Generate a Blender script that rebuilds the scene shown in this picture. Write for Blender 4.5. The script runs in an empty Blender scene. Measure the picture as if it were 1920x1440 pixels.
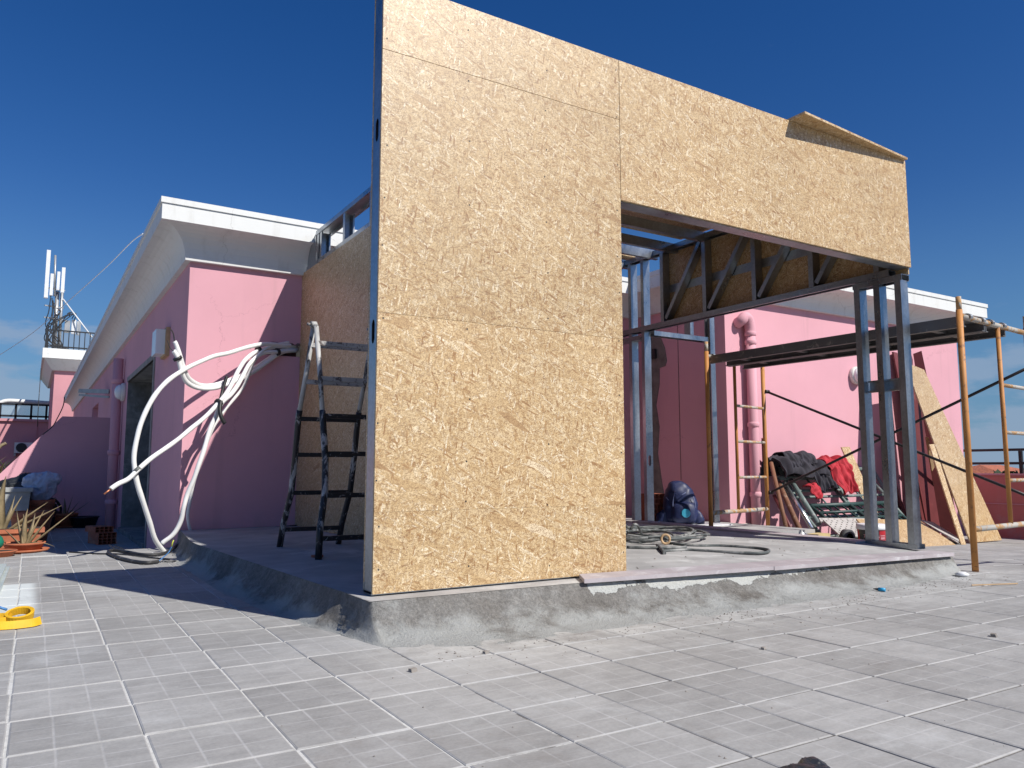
import bpy, math, random
import numpy as np
from mathutils import Vector, Matrix, noise as mnoise

random.seed(7)
rng = np.random.default_rng(7)
R = math.radians
D = bpy.data
scene = bpy.context.scene
C = scene.collection

# ------------------------------------------------------------------ camera
CAM = (0.0, 0.0, 0.71)
YAW, PITCH, FPX = R(-31.73), R(6.2), 1456.0
cam_data = D.cameras.new('camera')
cam = D.objects.new('camera', cam_data)
C.objects.link(cam)
cam.location = CAM
cam.rotation_euler = (math.pi / 2 + PITCH, 0, YAW)
cam_data.sensor_width = 36.0
cam_data.lens = 36.0 * FPX / 1920.0
cam_data.clip_start = 0.05
cam_data.clip_end = 6000
scene.camera = cam

# ------------------------------------------------------------------ world: clear deep blue sky, low bank of cloud
SUN_DIR = Vector((1.18, -2.86, 3.03)).normalized()      # towards the sun
SUN_EL = math.asin(SUN_DIR.z)
SUN_AZ = math.atan2(SUN_DIR.x, SUN_DIR.y)
CLOUD_OFFSET = (4.1, -2.0, 0.2)
world = D.worlds.new('World')
scene.world = world
world.use_nodes = True
wt = world.node_tree
wt.nodes.clear()


def nd(t, typ, **kw):
    n = t.nodes.new(typ)
    for k, v in kw.items():
        if k in n.inputs.keys() if isinstance(k, str) else False:
            n.inputs[k].default_value = v
        else:
            setattr(n, k, v)
    return n


sky = nd(wt, 'ShaderNodeTexSky', sky_type='NISHITA', sun_disc=False)
sky.sun_elevation = SUN_EL
sky.sun_rotation = SUN_AZ
sky.altitude = 300
sky.air_density = 1.0
sky.dust_density = 0.25
sky.ozone_density = 3.0
gm = nd(wt, 'ShaderNodeHueSaturation')
gm.inputs['Hue'].default_value = 0.514
gm.inputs['Saturation'].default_value = 1.36
gm.inputs['Value'].default_value = 0.82
wt.links.new(sky.outputs[0], gm.inputs['Color'])
tc = nd(wt, 'ShaderNodeTexCoord')
sep = nd(wt, 'ShaderNodeSeparateXYZ')
wt.links.new(tc.outputs['Generated'], sep.inputs[0])
mp = nd(wt, 'ShaderNodeMapping')
mp.inputs['Location'].default_value = CLOUD_OFFSET
mp.inputs['Scale'].default_value = (3.0, 3.0, 9.0)
wt.links.new(tc.outputs['Generated'], mp.inputs['Vector'])
cn = nd(wt, 'ShaderNodeTexNoise')
cn.inputs['Scale'].default_value = 2.2
cn.inputs['Detail'].default_value = 8
cn.inputs['Roughness'].default_value = 0.58
wt.links.new(mp.outputs[0], cn.inputs['Vector'])
# cover grows towards the horizon (a bank of cloud low down all round)
el = nd(wt, 'ShaderNodeMapRange')
el.inputs['From Min'].default_value = 0.02
el.inputs['From Max'].default_value = 0.26
el.inputs['To Min'].default_value = 0.245
el.inputs['To Max'].default_value = -0.22
wt.links.new(sep.outputs['Z'], el.inputs['Value'])
ad = nd(wt, 'ShaderNodeMath', operation='ADD')
wt.links.new(cn.outputs['Fac'], ad.inputs[0])
wt.links.new(el.outputs[0], ad.inputs[1])
cr_ = nd(wt, 'ShaderNodeMapRange', interpolation_type='SMOOTHSTEP')
cr_.inputs['From Min'].default_value = 0.50
cr_.inputs['From Max'].default_value = 0.64
cr_.inputs['To Max'].default_value = 0.6
wt.links.new(ad.outputs[0], cr_.inputs['Value'])
hz = nd(wt, 'ShaderNodeMapRange', interpolation_type='SMOOTHSTEP')
hz.inputs['From Min'].default_value = 0.0
hz.inputs['From Max'].default_value = 0.34
hz.inputs['To Min'].default_value = 0.80
hz.inputs['To Max'].default_value = 0.0
wt.links.new(sep.outputs['Z'], hz.inputs['Value'])
mixh = nd(wt, 'ShaderNodeMix', data_type='RGBA')
wt.links.new(hz.outputs[0], mixh.inputs['Factor'])
wt.links.new(gm.outputs[0], mixh.inputs['A'])
mixh.inputs['B'].default_value = (0.85, 2.25, 4.1, 1)
mixc = nd(wt, 'ShaderNodeMix', data_type='RGBA')
wt.links.new(cr_.outputs[0], mixc.inputs['Factor'])
wt.links.new(mixh.outputs['Result'], mixc.inputs['A'])
mixc.inputs['B'].default_value = (2.9, 3.7, 5.0, 1)
bg = nd(wt, 'ShaderNodeBackground')
bg.inputs['Strength'].default_value = 0.09
wt.links.new(mixc.outputs['Result'], bg.inputs['Color'])
wo = nd(wt, 'ShaderNodeOutputWorld')
wt.links.new(bg.outputs[0], wo.inputs[0])

# ------------------------------------------------------------------ sun
sun_data = D.lights.new('sun', 'SUN')
sun_data.energy = 4.6
sun_data.angle = R(0.53)
sun_data.color = (1.0, 0.955, 0.88)
sun = D.objects.new('sun', sun_data)
C.objects.link(sun)
sun.rotation_euler = SUN_DIR.to_track_quat('Z', 'Y').to_euler()
sun.location = (4, -6, 9)

scene.view_settings.view_transform = 'Standard'
scene.view_settings.look = 'None'
scene.view_settings.exposure = 0.25
scene.view_settings.gamma = 1.0
scene.view_settings.use_curve_mapping = False
scene.render.engine = 'CYCLES'

# ------------------------------------------------------------------ geometry of the picture: pixel of the photo -> point on a real plane
_cy, _sy = math.cos(YAW), math.sin(YAW)
_a = math.pi / 2 + PITCH
_M = Matrix(((_cy, -_sy, 0), (_sy, _cy, 0), (0, 0, 1))) @ Matrix(((1, 0, 0), (0, math.cos(_a), -math.sin(_a)), (0, math.sin(_a), math.cos(_a))))


def U(px, py, x=None, y=None, z=None):
    d = _M @ Vector(((px - 960) / FPX, -(py - 720) / FPX, -1.0))
    if x is not None:
        t = (x - CAM[0]) / d.x
    elif y is not None:
        t = (y - CAM[1]) / d.y
    else:
        t = (z - CAM[2]) / d.z
    return Vector((CAM[0] + t * d.x, CAM[1] + t * d.y, CAM[2] + t * d.z))


def clamp(v, a=0.0, b=1.0):
    return max(a, min(b, v))


def zt(x):                       # terrace falls away gently to the right
    return -0.04 * max(0.0, x - 5.6)


def UF(px, py, dz=0.0):
    z = dz
    p = U(px, py, z=z)
    for _ in range(30):
        z = zt(p.x) + dz
        p = U(px, py, z=z)
    return p


KL = 1.2817                      # the lower passage on the left lies 0.2 m below the terrace
ZLOW = 0.71 - 0.71 * KL


def L(x, y, z):
    return Vector((x * KL, y * KL, 0.71 + (z - 0.71) * KL))


def zs(x, y):                    # top of the concrete slab
    return (0.155 - 0.014 * max(0.0, x - 2.3) * clamp(1 - (y - 3.1) / 0.6))


# ------------------------------------------------------------------ mesh builder
class MB:
    def __init__(s):
        s.v, s.f, s.m, s.sm = [], [], [], []

    def add(s, vs, fs, mi=0, smooth=False):
        o = len(s.v)
        s.v += [tuple(p) for p in vs]
        for f in fs:
            s.f.append(tuple(i + o for i in f))
            s.m.append(mi)
            s.sm.append(smooth)
        return s

    def box(s, x0, y0, z0, x1, y1, z1, mi=0):
        vs = [(x0, y0, z0), (x1, y0, z0), (x1, y1, z0), (x0, y1, z0), (x0, y0, z1), (x1, y0, z1), (x1, y1, z1), (x0, y1, z1)]
        return s.add(vs, [(0, 3, 2, 1), (4, 5, 6, 7), (0, 1, 5, 4), (1, 2, 6, 5), (2, 3, 7, 6), (3, 0, 4, 7)], mi)

    def hexa(s, b, t, mi=0):     # bottom four, top four points
        return s.add(list(b) + list(t), [(3, 2, 1, 0), (4, 5, 6, 7), (0, 1, 5, 4), (1, 2, 6, 5), (2, 3, 7, 6), (3, 0, 4, 7)], mi)

    def obox(s, o, a, b, c, mi=0):   # corner + three edge vectors
        o, a, b, c = map(Vector, (o, a, b, c))
        return s.hexa([o, o + a, o + a + b, o + b], [o + c, o + a + c, o + a + b + c, o + b + c], mi)

    def bar(s, p, q, w, h, up=(0, 0, 1), mi=0):
        p, q, up = Vector(p), Vector(q), Vector(up)
        d = (q - p).normalized()
        a = d.cross(up)
        if a.length < 1e-4:
            a = d.cross(Vector((1, 0, 0)))
        a.normalize()
        b = a.cross(d).normalized()
        o = p - a * w / 2 - b * h / 2
        return s.obox(o, a * w, b * h, q - p, mi)

    def slab(s, poly, vec, mi=0):   # polygon extruded along vec
        vec = Vector(vec)
        n = len(poly)
        p = [Vector(q) for q in poly]
        return s.add(p + [q + vec for q in p], [tuple(range(n))[::-1], tuple(range(n, 2 * n))] + [(i, (i + 1) % n, (i + 1) % n + n, i + n) for i in range(n)], mi)

    def tube(s, pts, r, seg=10, mi=0, cap=True, radii=None):
        pts = [Vector(p) for p in pts]
        n = len(pts)
        vs, fs = [], []
        t0 = (pts[1] - pts[0]).normalized()
        ref = Vector((0, 0, 1)) if abs(t0.z) < 0.9 else Vector((1, 0, 0))
        u = t0.cross(ref).normalized()
        for i in range(n):
            if i == 0:
                t = t0
            elif i == n - 1:
                t = (pts[-1] - pts[-2]).normalized()
            else:
                t = ((pts[i + 1] - pts[i]).normalized() + (pts[i] - pts[i - 1]).normalized())
                t = t.normalized() if t.length > 1e-6 else (pts[i + 1] - pts[i]).normalized()
            u = (u - t * u.dot(t)).normalized()
            w = t.cross(u)
            rr = radii[i] if radii else r
            for k in range(seg):
                a = 2 * math.pi * k / seg
                vs.append(pts[i] + (u * math.cos(a) + w * math.sin(a)) * rr)
        for i in range(n - 1):
            for k in range(seg):
                k2 = (k + 1) % seg
                fs.append((i * seg + k, i * seg + k2, (i + 1) * seg + k2, (i + 1) * seg + k))
        s.add(vs, fs, mi, True)
        if cap:
            o = len(s.v) - n * seg
            s.f.append(tuple(o + k for k in range(seg))[::-1]); s.m.append(mi); s.sm.append(False)
            s.f.append(tuple(o + (n - 1) * seg + k for k in range(seg))); s.m.append(mi); s.sm.append(False)
        return s

    def lathe(s, prof, c, seg=24, axis='z', mi=0, smooth=True):
        c = Vector(c)
        vs, fs = [], []
        for r, h in prof:
            for k in range(seg):
                a = 2 * math.pi * k / seg
                if axis == 'z':
                    vs.append(c + Vector((r * math.cos(a), r * math.sin(a), h)))
                elif axis == 'y':
                    vs.append(c + Vector((r * math.cos(a), h, r * math.sin(a))))
                else:
                    vs.append(c + Vector((h, r * math.cos(a), r * math.sin(a))))
        for i in range(len(prof) - 1):
            for k in range(seg):
                k2 = (k + 1) % seg
                f = (i * seg + k, i * seg + k2, (i + 1) * seg + k2, (i + 1) * seg + k)
                fs.append(f if axis == 'z' else f[::-1])
        s.add(vs, fs, mi, smooth)
        o = len(s.v) - len(vs)
        n = len(prof)
        if prof[0][0] > 1e-4:
            f = tuple(o + k for k in range(seg)); s.f.append(f[::-1] if axis == 'z' else f); s.m.append(mi); s.sm.append(False)
        if prof[-1][0] > 1e-4:
            f = tuple(o + (n - 1) * seg + k for k in range(seg)); s.f.append(f if axis == 'z' else f[::-1]); s.m.append(mi); s.sm.append(False)
        return s

    def build(s, name, mats, parent=None, kind=None, label=None):
        me = D.meshes.new(name)
        me.from_pydata([tuple(p) for p in s.v], [], s.f)
        if not isinstance(mats, (list, tuple)):
            mats = [mats]
        for m in mats:
            me.materials.append(m)
        me.polygons.foreach_set('material_index', s.m)
        me.polygons.foreach_set('use_smooth', s.sm)
        # flat projected uv in metres
        uv = me.uv_layers.new(name='UVMap')
        nl = len(me.loops)
        li = np.empty(nl, dtype=np.int32)
        me.loops.foreach_get('vertex_index', li)
        co = np.empty(len(me.vertices) * 3)
        me.vertices.foreach_get('co', co)
        co = co.reshape(-1, 3)[li]
        nr = np.empty(len(me.polygons) * 3)
        me.polygons.foreach_get('normal', nr)
        lt = np.empty(len(me.polygons), dtype=np.int32)
        me.polygons.foreach_get('loop_total', lt)
        ax = np.repeat(np.argmax(np.abs(nr.reshape(-1, 3)), axis=1), lt)
        q = np.where((ax == 0)[:, None], co[:, [1, 2]], np.where((ax == 1)[:, None], co[:, [0, 2]], co[:, [0, 1]]))
        uv.data.foreach_set('uv', q.astype(np.float32).ravel())
        me.update()
        o = D.objects.new(name, me)
        C.objects.link(o)
        if parent is not None:
            o.parent = parent
            g = Vector((0, 0, 0))
            p = parent
            while p is not None:
                g += p.location
                p = p.parent
            o.location = -g
        if kind:
            o['kind'] = kind
        if label:
            o['label'] = label
        return o


def tag(o, label, cat, group=None):
    o['label'] = label
    o['category'] = cat
    if group:
        o['group'] = group
    return o


def thing(name, label, cat, loc=(0, 0, 0), group=None):
    o = D.objects.new(name, None)
    o.empty_display_size = 0.1
    C.objects.link(o)
    o.location = loc
    return tag(o, label, cat, group)


def struct(name, mb, m):
    return mb.build(name, m, kind='structure')


def cr(pts, n=6):                # smooth curve through points
    pts = [Vector(p) for p in pts]
    P = [pts[0] * 2 - pts[1]] + pts + [pts[-1] * 2 - pts[-2]]
    out = []
    for i in range(1, len(P) - 2):
        a, b, c, d = P[i - 1], P[i], P[i + 1], P[i + 2]
        for k in range(n):
            t = k / n
            out.append(0.5 * ((2 * b) + (c - a) * t + (2 * a - 5 * b + 4 * c - d) * t * t + (3 * b - a - 3 * c + d) * t ** 3))
    out.append(pts[-1])
    return out


# ------------------------------------------------------------------ materials
def newmat(name):
    m = D.materials.new(name)
    m.use_nodes = True
    t = m.node_tree
    b = t.nodes['Principled BSDF']
    return m, t, b


def noise_tex(t, scale, detail=4, rough=0.55, coord='Object', stretch=None, vec=None, dist=0.0):
    n = nd(t, 'ShaderNodeTexNoise')
    n.inputs['Scale'].default_value = scale
    n.inputs['Detail'].default_value = detail
    n.inputs['Roughness'].default_value = rough
    n.inputs['Distortion'].default_value = dist
    if vec is None:
        c = nd(t, 'ShaderNodeTexCoord')
        vec = c.outputs[coord]
    if stretch:
        mpp = nd(t, 'ShaderNodeMapping')
        mpp.inputs['Scale'].default_value = stretch
        t.links.new(vec, mpp.inputs['Vector'])
        vec = mpp.outputs[0]
    t.links.new(vec, n.inputs['Vector'])
    return n


def rng_node(t, src, a, b, c=0.0, d=1.0, smooth=False):
    n = nd(t, 'ShaderNodeMapRange')
    if smooth:
        n.interpolation_type = 'SMOOTHSTEP'
    n.inputs['From Min'].default_value = a
    n.inputs['From Max'].default_value = b
    n.inputs['To Min'].default_value = c
    n.inputs['To Max'].default_value = d
    t.links.new(src, n.inputs['Value'])
    return n.outputs[0]


def mixrgb(t, fac, a, b, blend='MIX'):
    n = nd(t, 'ShaderNodeMix', data_type='RGBA', blend_type=blend)
    for nm, v in (('Factor', fac), ('A', a), ('B', b)):
        if hasattr(v, 'is_linked') or hasattr(v, 'links'):
            t.links.new(v, n.inputs[nm])
        elif nm == 'Factor':
            n.inputs[nm].default_value = v
        else:
            n.inputs[nm].default_value = (*v, 1) if len(v) == 3 else v
    return n.outputs['Result']


def bump(t, b, h, strength=0.3, dist=0.01):
    n = nd(t, 'ShaderNodeBump')
    n.inputs['Strength'].default_value = strength
    n.inputs['Distance'].default_value = dist
    t.links.new(h, n.inputs['Height'])
    t.links.new(n.outputs[0], b.inputs['Normal'])


def simple(name, col, rough=0.6, metal=0.0, var=0.18, scale=6.0, bmp=0.15, bscale=60.0, bdist=0.003, dirt=None, dirt_amt=0.45, dscale=4.0, spec=None):
    """colour with uneven tone, fine relief and optional patches of dirt"""
    m, t, b = newmat(name)
    n1 = noise_tex(t, scale, 6, 0.6)
    f = rng_node(t, n1.outputs['Fac'], 0.3, 0.7, 1 - var, 1 + var)
    c = mixrgb(t, 1.0, col, f, 'MULTIPLY')
    if dirt:
        n3 = noise_tex(t, dscale, 8, 0.7, dist=0.6)
        k = rng_node(t, n3.outputs['Fac'], 1 - dirt_amt - 0.08, 1 - dirt_amt + 0.1, 0, 1, True)
        c = mixrgb(t, k, c, dirt)
    t.links.new(c, b.inputs['Base Color'])
    b.inputs['Roughness'].default_value = rough
    b.inputs['Metallic'].default_value = metal
    if spec is not None:
        b.inputs['Specular IOR Level'].default_value = spec
    if bmp:
        n2 = noise_tex(t, bscale, 5, 0.6)
        bump(t, b, n2.outputs['Fac'], bmp, bdist)
    return m


def osb_material(name):
    """pressed wood flakes: layers of long flat cells at different angles laid over each other"""
    m, t, b = newmat(name)
    c = nd(t, 'ShaderNodeTexCoord')
    oi = nd(t, 'ShaderNodeObjectInfo')
    off = nd(t, 'ShaderNodeVectorMath', operation='MULTIPLY_ADD')
    cmb = nd(t, 'ShaderNodeCombineXYZ')
    t.links.new(oi.outputs['Random'], cmb.inputs['X'])
    t.links.new(oi.outputs['Random'], cmb.inputs['Y'])
    off.inputs[1].default_value = (37.0, 91.0, 0)
    t.links.new(cmb.outputs[0], off.inputs[0])
    t.links.new(c.outputs['UV'], off.inputs[2])
    uv = off.outputs[0]
    wn = noise_tex(t, 1.7, 2, 0.5, vec=uv)
    wv = nd(t, 'ShaderNodeVectorMath', operation='MULTIPLY_ADD')
    wv.inputs[1].default_value = (0.10, 0.10, 0)
    t.links.new(wn.outputs['Color'], wv.inputs[0])
    t.links.new(uv, wv.inputs[2])
    uvw = wv.outputs[0]
    base = noise_tex(t, 26, 5, 0.65, vec=uv)
    col = mixrgb(t, rng_node(t, base.outputs['Fac'], 0.35, 0.65), (0.56, 0.395, 0.205), (0.70, 0.53, 0.315))
    height = base.outputs['Fac']
    layers = [  # angle, length, width, share kept, contrast
        (12, .070, .016, .85, 0.6), (55, .062, .015, .75, 0.6), (118, .065, .015, .70, 0.6), (165, .062, .014, .72, 0.6), (38, .058, .012, .6, 0.7),
        (96, .075, .018, .26, 0.9), (6, .125, .030, .24, 1.0), (142, .105, .026, .24, 1.0), (28, .130, .036, .09, 0.95), (173, .100, .022, .30, 0.9),
        (62, .070, .017, .26, 0.9), (20, .050, .009, .36, 1.0), (112, .045, .008, .26, 1.0), (155, .055, .008, .34, 1.0), (80, .034, .007, .20, 1.1), (160, .150, .034, .05, 0.7)]
    for i, (ang, L, W, keep, con) in enumerate(layers):
        mpp = nd(t, 'ShaderNodeMapping', vector_type='TEXTURE')
        mpp.inputs['Location'].default_value = (i * 3.17, i * 1.71, 0)
        mpp.inputs['Rotation'].default_value = (0, 0, R(ang))
        mpp.inputs['Scale'].default_value = (L, W, 1)
        t.links.new(uvw if i % 2 else uv, mpp.inputs['Vector'])
        vo = nd(t, 'ShaderNodeTexVoronoi', voronoi_dimensions='2D', feature='F1', distance='CHEBYCHEV')
        vo.inputs['Scale'].default_value = 1.0
        vo.inputs['Randomness'].default_value = 1.0
        t.links.new(mpp.outputs[0], vo.inputs['Vector'])
        sp = nd(t, 'ShaderNodeSeparateColor')
        t.links.new(vo.outputs['Color'], sp.inputs[0])
        mask = rng_node(t, sp.outputs['Green'], keep - 0.01, keep + 0.01, 1, 0)
        rmp = nd(t, 'ShaderNodeValToRGB')
        e = rmp.color_ramp.elements
        mid = Vector((0.66, 0.495, 0.285))

        def cc(v):
            v = mid.lerp(Vector(v), con)
            return (v.x, v.y, v.z, 1)
        e[0].position, e[0].color = 0.0, cc((0.36, 0.205, 0.085))
        e[1].position, e[1].color = 1.0, cc((0.93, 0.83, 0.65))
        for p_, c_ in ((0.05, (0.46, 0.285, 0.13)), (0.16, (0.59, 0.42, 0.22)), (0.5, (0.67, 0.505, 0.29)), (0.82, (0.745, 0.595, 0.38)), (0.94, (0.84, 0.72, 0.52))):
            e.new(p_).color = cc(c_)
        t.links.new(sp.outputs['Red'], rmp.inputs['Fac'])
        if i in (6, 8, 9):              # grain along the big flakes
            gmap = nd(t, 'ShaderNodeMapping', vector_type='TEXTURE')
            gmap.inputs['Rotation'].default_value = (0, 0, R(ang))
            gmap.inputs['Scale'].default_value = (L * 1.2, 0.0035, 1)
            t.links.new(uv, gmap.inputs['Vector'])
            gn = noise_tex(t, 1.0, 3, 0.6, vec=gmap.outputs[0])
            fl = mixrgb(t, 1.0, rmp.outputs[0], rng_node(t, gn.outputs['Fac'], 0.3, 0.7, 0.90, 1.08), 'MULTIPLY')
        else:
            fl = rmp.outputs[0]
        col = mixrgb(t, mask, col, fl)
        hm = nd(t, 'ShaderNodeMix', data_type='FLOAT')
        t.links.new(mask, hm.inputs['Factor'])
        t.links.new(height, hm.inputs['A'])
        t.links.new(sp.outputs['Blue'], hm.inputs['B'])
        height = hm.outputs['Result']
    # thin dark slivers and gaps between the flakes
    for ang, L, W, th in ((70, .038, .0046, .905), (20, .048, .0046, .91), (133, .040, .0046, .91), (100, .070, .0065, .965), (163, .070, .0060, .935), (42, .060, .0056, .945), (8, .09, .010, .975)):
        mpp = nd(t, 'ShaderNodeMapping', vector_type='TEXTURE')
        mpp.inputs['Rotation'].default_value = (0, 0, R(ang))
        mpp.inputs['Scale'].default_value = (L, W, 1)
        t.links.new(uvw, mpp.inputs['Vector'])
        vo = nd(t, 'ShaderNodeTexVoronoi', voronoi_dimensions='2D', feature='F1')
        t.links.new(mpp.outputs[0], vo.inputs['Vector'])
        sp = nd(t, 'ShaderNodeSeparateColor')
        t.links.new(vo.outputs['Color'], sp.inputs[0])
        k = rng_node(t, sp.outputs['Green'], th, th + 0.01, 0, 0.85)
        col = mixrgb(t, k, col, (0.25, 0.135, 0.06))
    big = noise_tex(t, 1.3, 3, 0.6, vec=uv)
    col = mixrgb(t, 1.0, col, rng_node(t, big.outputs['Fac'], 0.3, 0.7, 0.84, 0.95), 'MULTIPLY')
    col = mixrgb(t, 1.0, col, (1.0, 0.955, 0.865), 'MULTIPLY')
    tone = rng_node(t, oi.outputs['Random'], 0, 1, 0.93, 1.05)
    col = mixrgb(t, 1.0, col, tone, 'MULTIPLY')
    t.links.new(col, b.inputs['Base Color'])
    b.inputs['Roughness'].default_value = 0.46
    b.inputs['Specular IOR Level'].default_value = 0.75
    bump(t, b, height, 0.22, 0.001)
    return m


def steel_material(name, tint=(0.40, 0.435, 0.47), rough=0.30):
    m, t, b = newmat(name)
    v = nd(t, 'ShaderNodeTexVoronoi')
    v.inputs['Scale'].default_value = 70
    c = nd(t, 'ShaderNodeTexCoord')
    t.links.new(c.outputs['Object'], v.inputs['Vector'])
    n = noise_tex(t, 5, 6, 0.65, stretch=(1, 1, 0.35))
    sp = nd(t, 'ShaderNodeSeparateColor')
    t.links.new(v.outputs['Color'], sp.inputs[0])
    f = rng_node(t, sp.outputs['Red'], 0, 1, 0.9, 1.08)
    col = mixrgb(t, 1.0, tint, f, 'MULTIPLY')
    col = mixrgb(t, 1.0, col, rng_node(t, n.outputs['Fac'], 0.3, 0.7, 0.78, 1.12), 'MULTIPLY')
    t.links.new(col, b.inputs['Base Color'])
    b.inputs['Metallic'].default_value = 0.95
    t.links.new(rng_node(t, n.outputs['Fac'], 0.3, 0.7, rough - 0.08, rough + 0.16), b.inputs['Roughness'])
    bump(t, b, n.outputs['Fac'], 0.05, 0.01)
    return m


def pink_material(name, col=(0.675, 0.358, 0.415)):
    m, t, b = newmat(name)
    n = noise_tex(t, 0.7, 6, 0.6)
    n2 = noise_tex(t, 3.0, 8, 0.65, stretch=(1, 1, 0.35))
    c = mixrgb(t, 1.0, col, rng_node(t, n.outputs['Fac'], 0.3, 0.7, 0.93, 1.06), 'MULTIPLY')
    c = mixrgb(t, rng_node(t, n2.outputs['Fac'], 0.60, 0.75, 0, 0.20, True), c, (0.62, 0.36, 0.38))
    n4 = noise_tex(t, 9.0, 8, 0.75)
    c = mixrgb(t, rng_node(t, n4.outputs['Fac'], 0.70, 0.76, 0, 0.35, True), c, (0.36, 0.22, 0.22))
    n6 = noise_tex(t, 1.0, 5, 0.6, stretch=(7, 7, 0.45))
    c = mixrgb(t, rng_node(t, n6.outputs['Fac'], 0.56, 0.72, 0, 0.22, True), c, (0.46, 0.27, 0.29))
    wob = noise_tex(t, 2.2, 6, 0.7)
    wv = nd(t, 'ShaderNodeVectorMath', operation='MULTIPLY_ADD')
    wv.inputs[1].default_value = (0.5, 0.5, 0.5)
    tcx = nd(t, 'ShaderNodeTexCoord')
    t.links.new(wob.outputs['Color'], wv.inputs[0])
    t.links.new(tcx.outputs['Object'], wv.inputs[2])
    ck = nd(t, 'ShaderNodeTexVoronoi', feature='DISTANCE_TO_EDGE')
    ck.inputs['Scale'].default_value = 0.75
    t.links.new(wv.outputs[0], ck.inputs['Vector'])
    ln = rng_node(t, ck.outputs['Distance'], 0.0, 0.0035, 1, 0)
    n7 = noise_tex(t, 0.9, 3, 0.6)
    lm = nd(t, 'ShaderNodeMath', operation='MULTIPLY')
    t.links.new(ln, lm.inputs[0])
    t.links.new(rng_node(t, n7.outputs['Fac'], 0.52, 0.60, 0, 0.45), lm.inputs[1])
    c = mixrgb(t, lm.outputs[0], c, (0.30, 0.14, 0.16))
    # splashed dirt low on the wall
    g = nd(t, 'ShaderNodeNewGeometry')
    sp = nd(t, 'ShaderNodeSeparateXYZ')
    t.links.new(g.outputs['Position'], sp.inputs[0])
    lo = rng_node(t, sp.outputs['Z'], 0.02, 0.42, 0.55, 0.0)
    n5 = noise_tex(t, 5.0, 8, 0.7)
    mm = nd(t, 'ShaderNodeMath', operation='MULTIPLY')
    t.links.new(lo, mm.inputs[0])
    t.links.new(rng_node(t, n5.outputs['Fac'], 0.48, 0.7), mm.inputs[1])
    c = mixrgb(t, mm.outputs[0], c, (0.42, 0.30, 0.29))
    t.links.new(c, b.inputs['Base Color'])
    b.inputs['Roughness'].default_value = 0.85
    b.inputs['Specular IOR Level'].default_value = 0.25
    n3 = noise_tex(t, 160, 4, 0.7)
    bump(t, b, n3.outputs['Fac'], 0.35, 0.004)
    return m


def stained_white(name):
    m, t, b = newmat(name)
    n = noise_tex(t, 1.2, 6, 0.6, stretch=(6, 6, 0.8))
    n2 = noise_tex(t, 5, 8, 0.7)
    c = mixrgb(t, rng_node(t, n.outputs['Fac'], 0.50, 0.72, 0, 0.45, True), (0.71, 0.72, 0.705), (0.54, 0.535, 0.50))
    c = mixrgb(t, rng_node(t, n2.outputs['Fac'], 0.58, 0.72, 0, 0.35, True), c, (0.55, 0.52, 0.47))
    n3 = noise_tex(t, 3.0, 5, 0.6)
    wv = nd(t, 'ShaderNodeVectorMath', operation='MULTIPLY_ADD')
    wv.inputs[1].default_value = (0.3, 0.3, 0.3)
    tcx = nd(t, 'ShaderNodeTexCoord')
    t.links.new(n3.outputs['Color'], wv.inputs[0])
    t.links.new(tcx.outputs['Object'], wv.inputs[2])
    ck = nd(t, 'ShaderNodeTexVoronoi', feature='DISTANCE_TO_EDGE')
    ck.inputs['Scale'].default_value = 0.9
    t.links.new(wv.outputs[0], ck.inputs['Vector'])
    c = mixrgb(t, rng_node(t, ck.outputs['Distance'], 0.0, 0.004, 0.4, 0), c, (0.30, 0.29, 0.27))
    t.links.new(c, b.inputs['Base Color'])
    b.inputs['Roughness'].default_value = 0.65
    bump(t, b, n2.outputs['Fac'], 0.25, 0.006)
    return m


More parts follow.
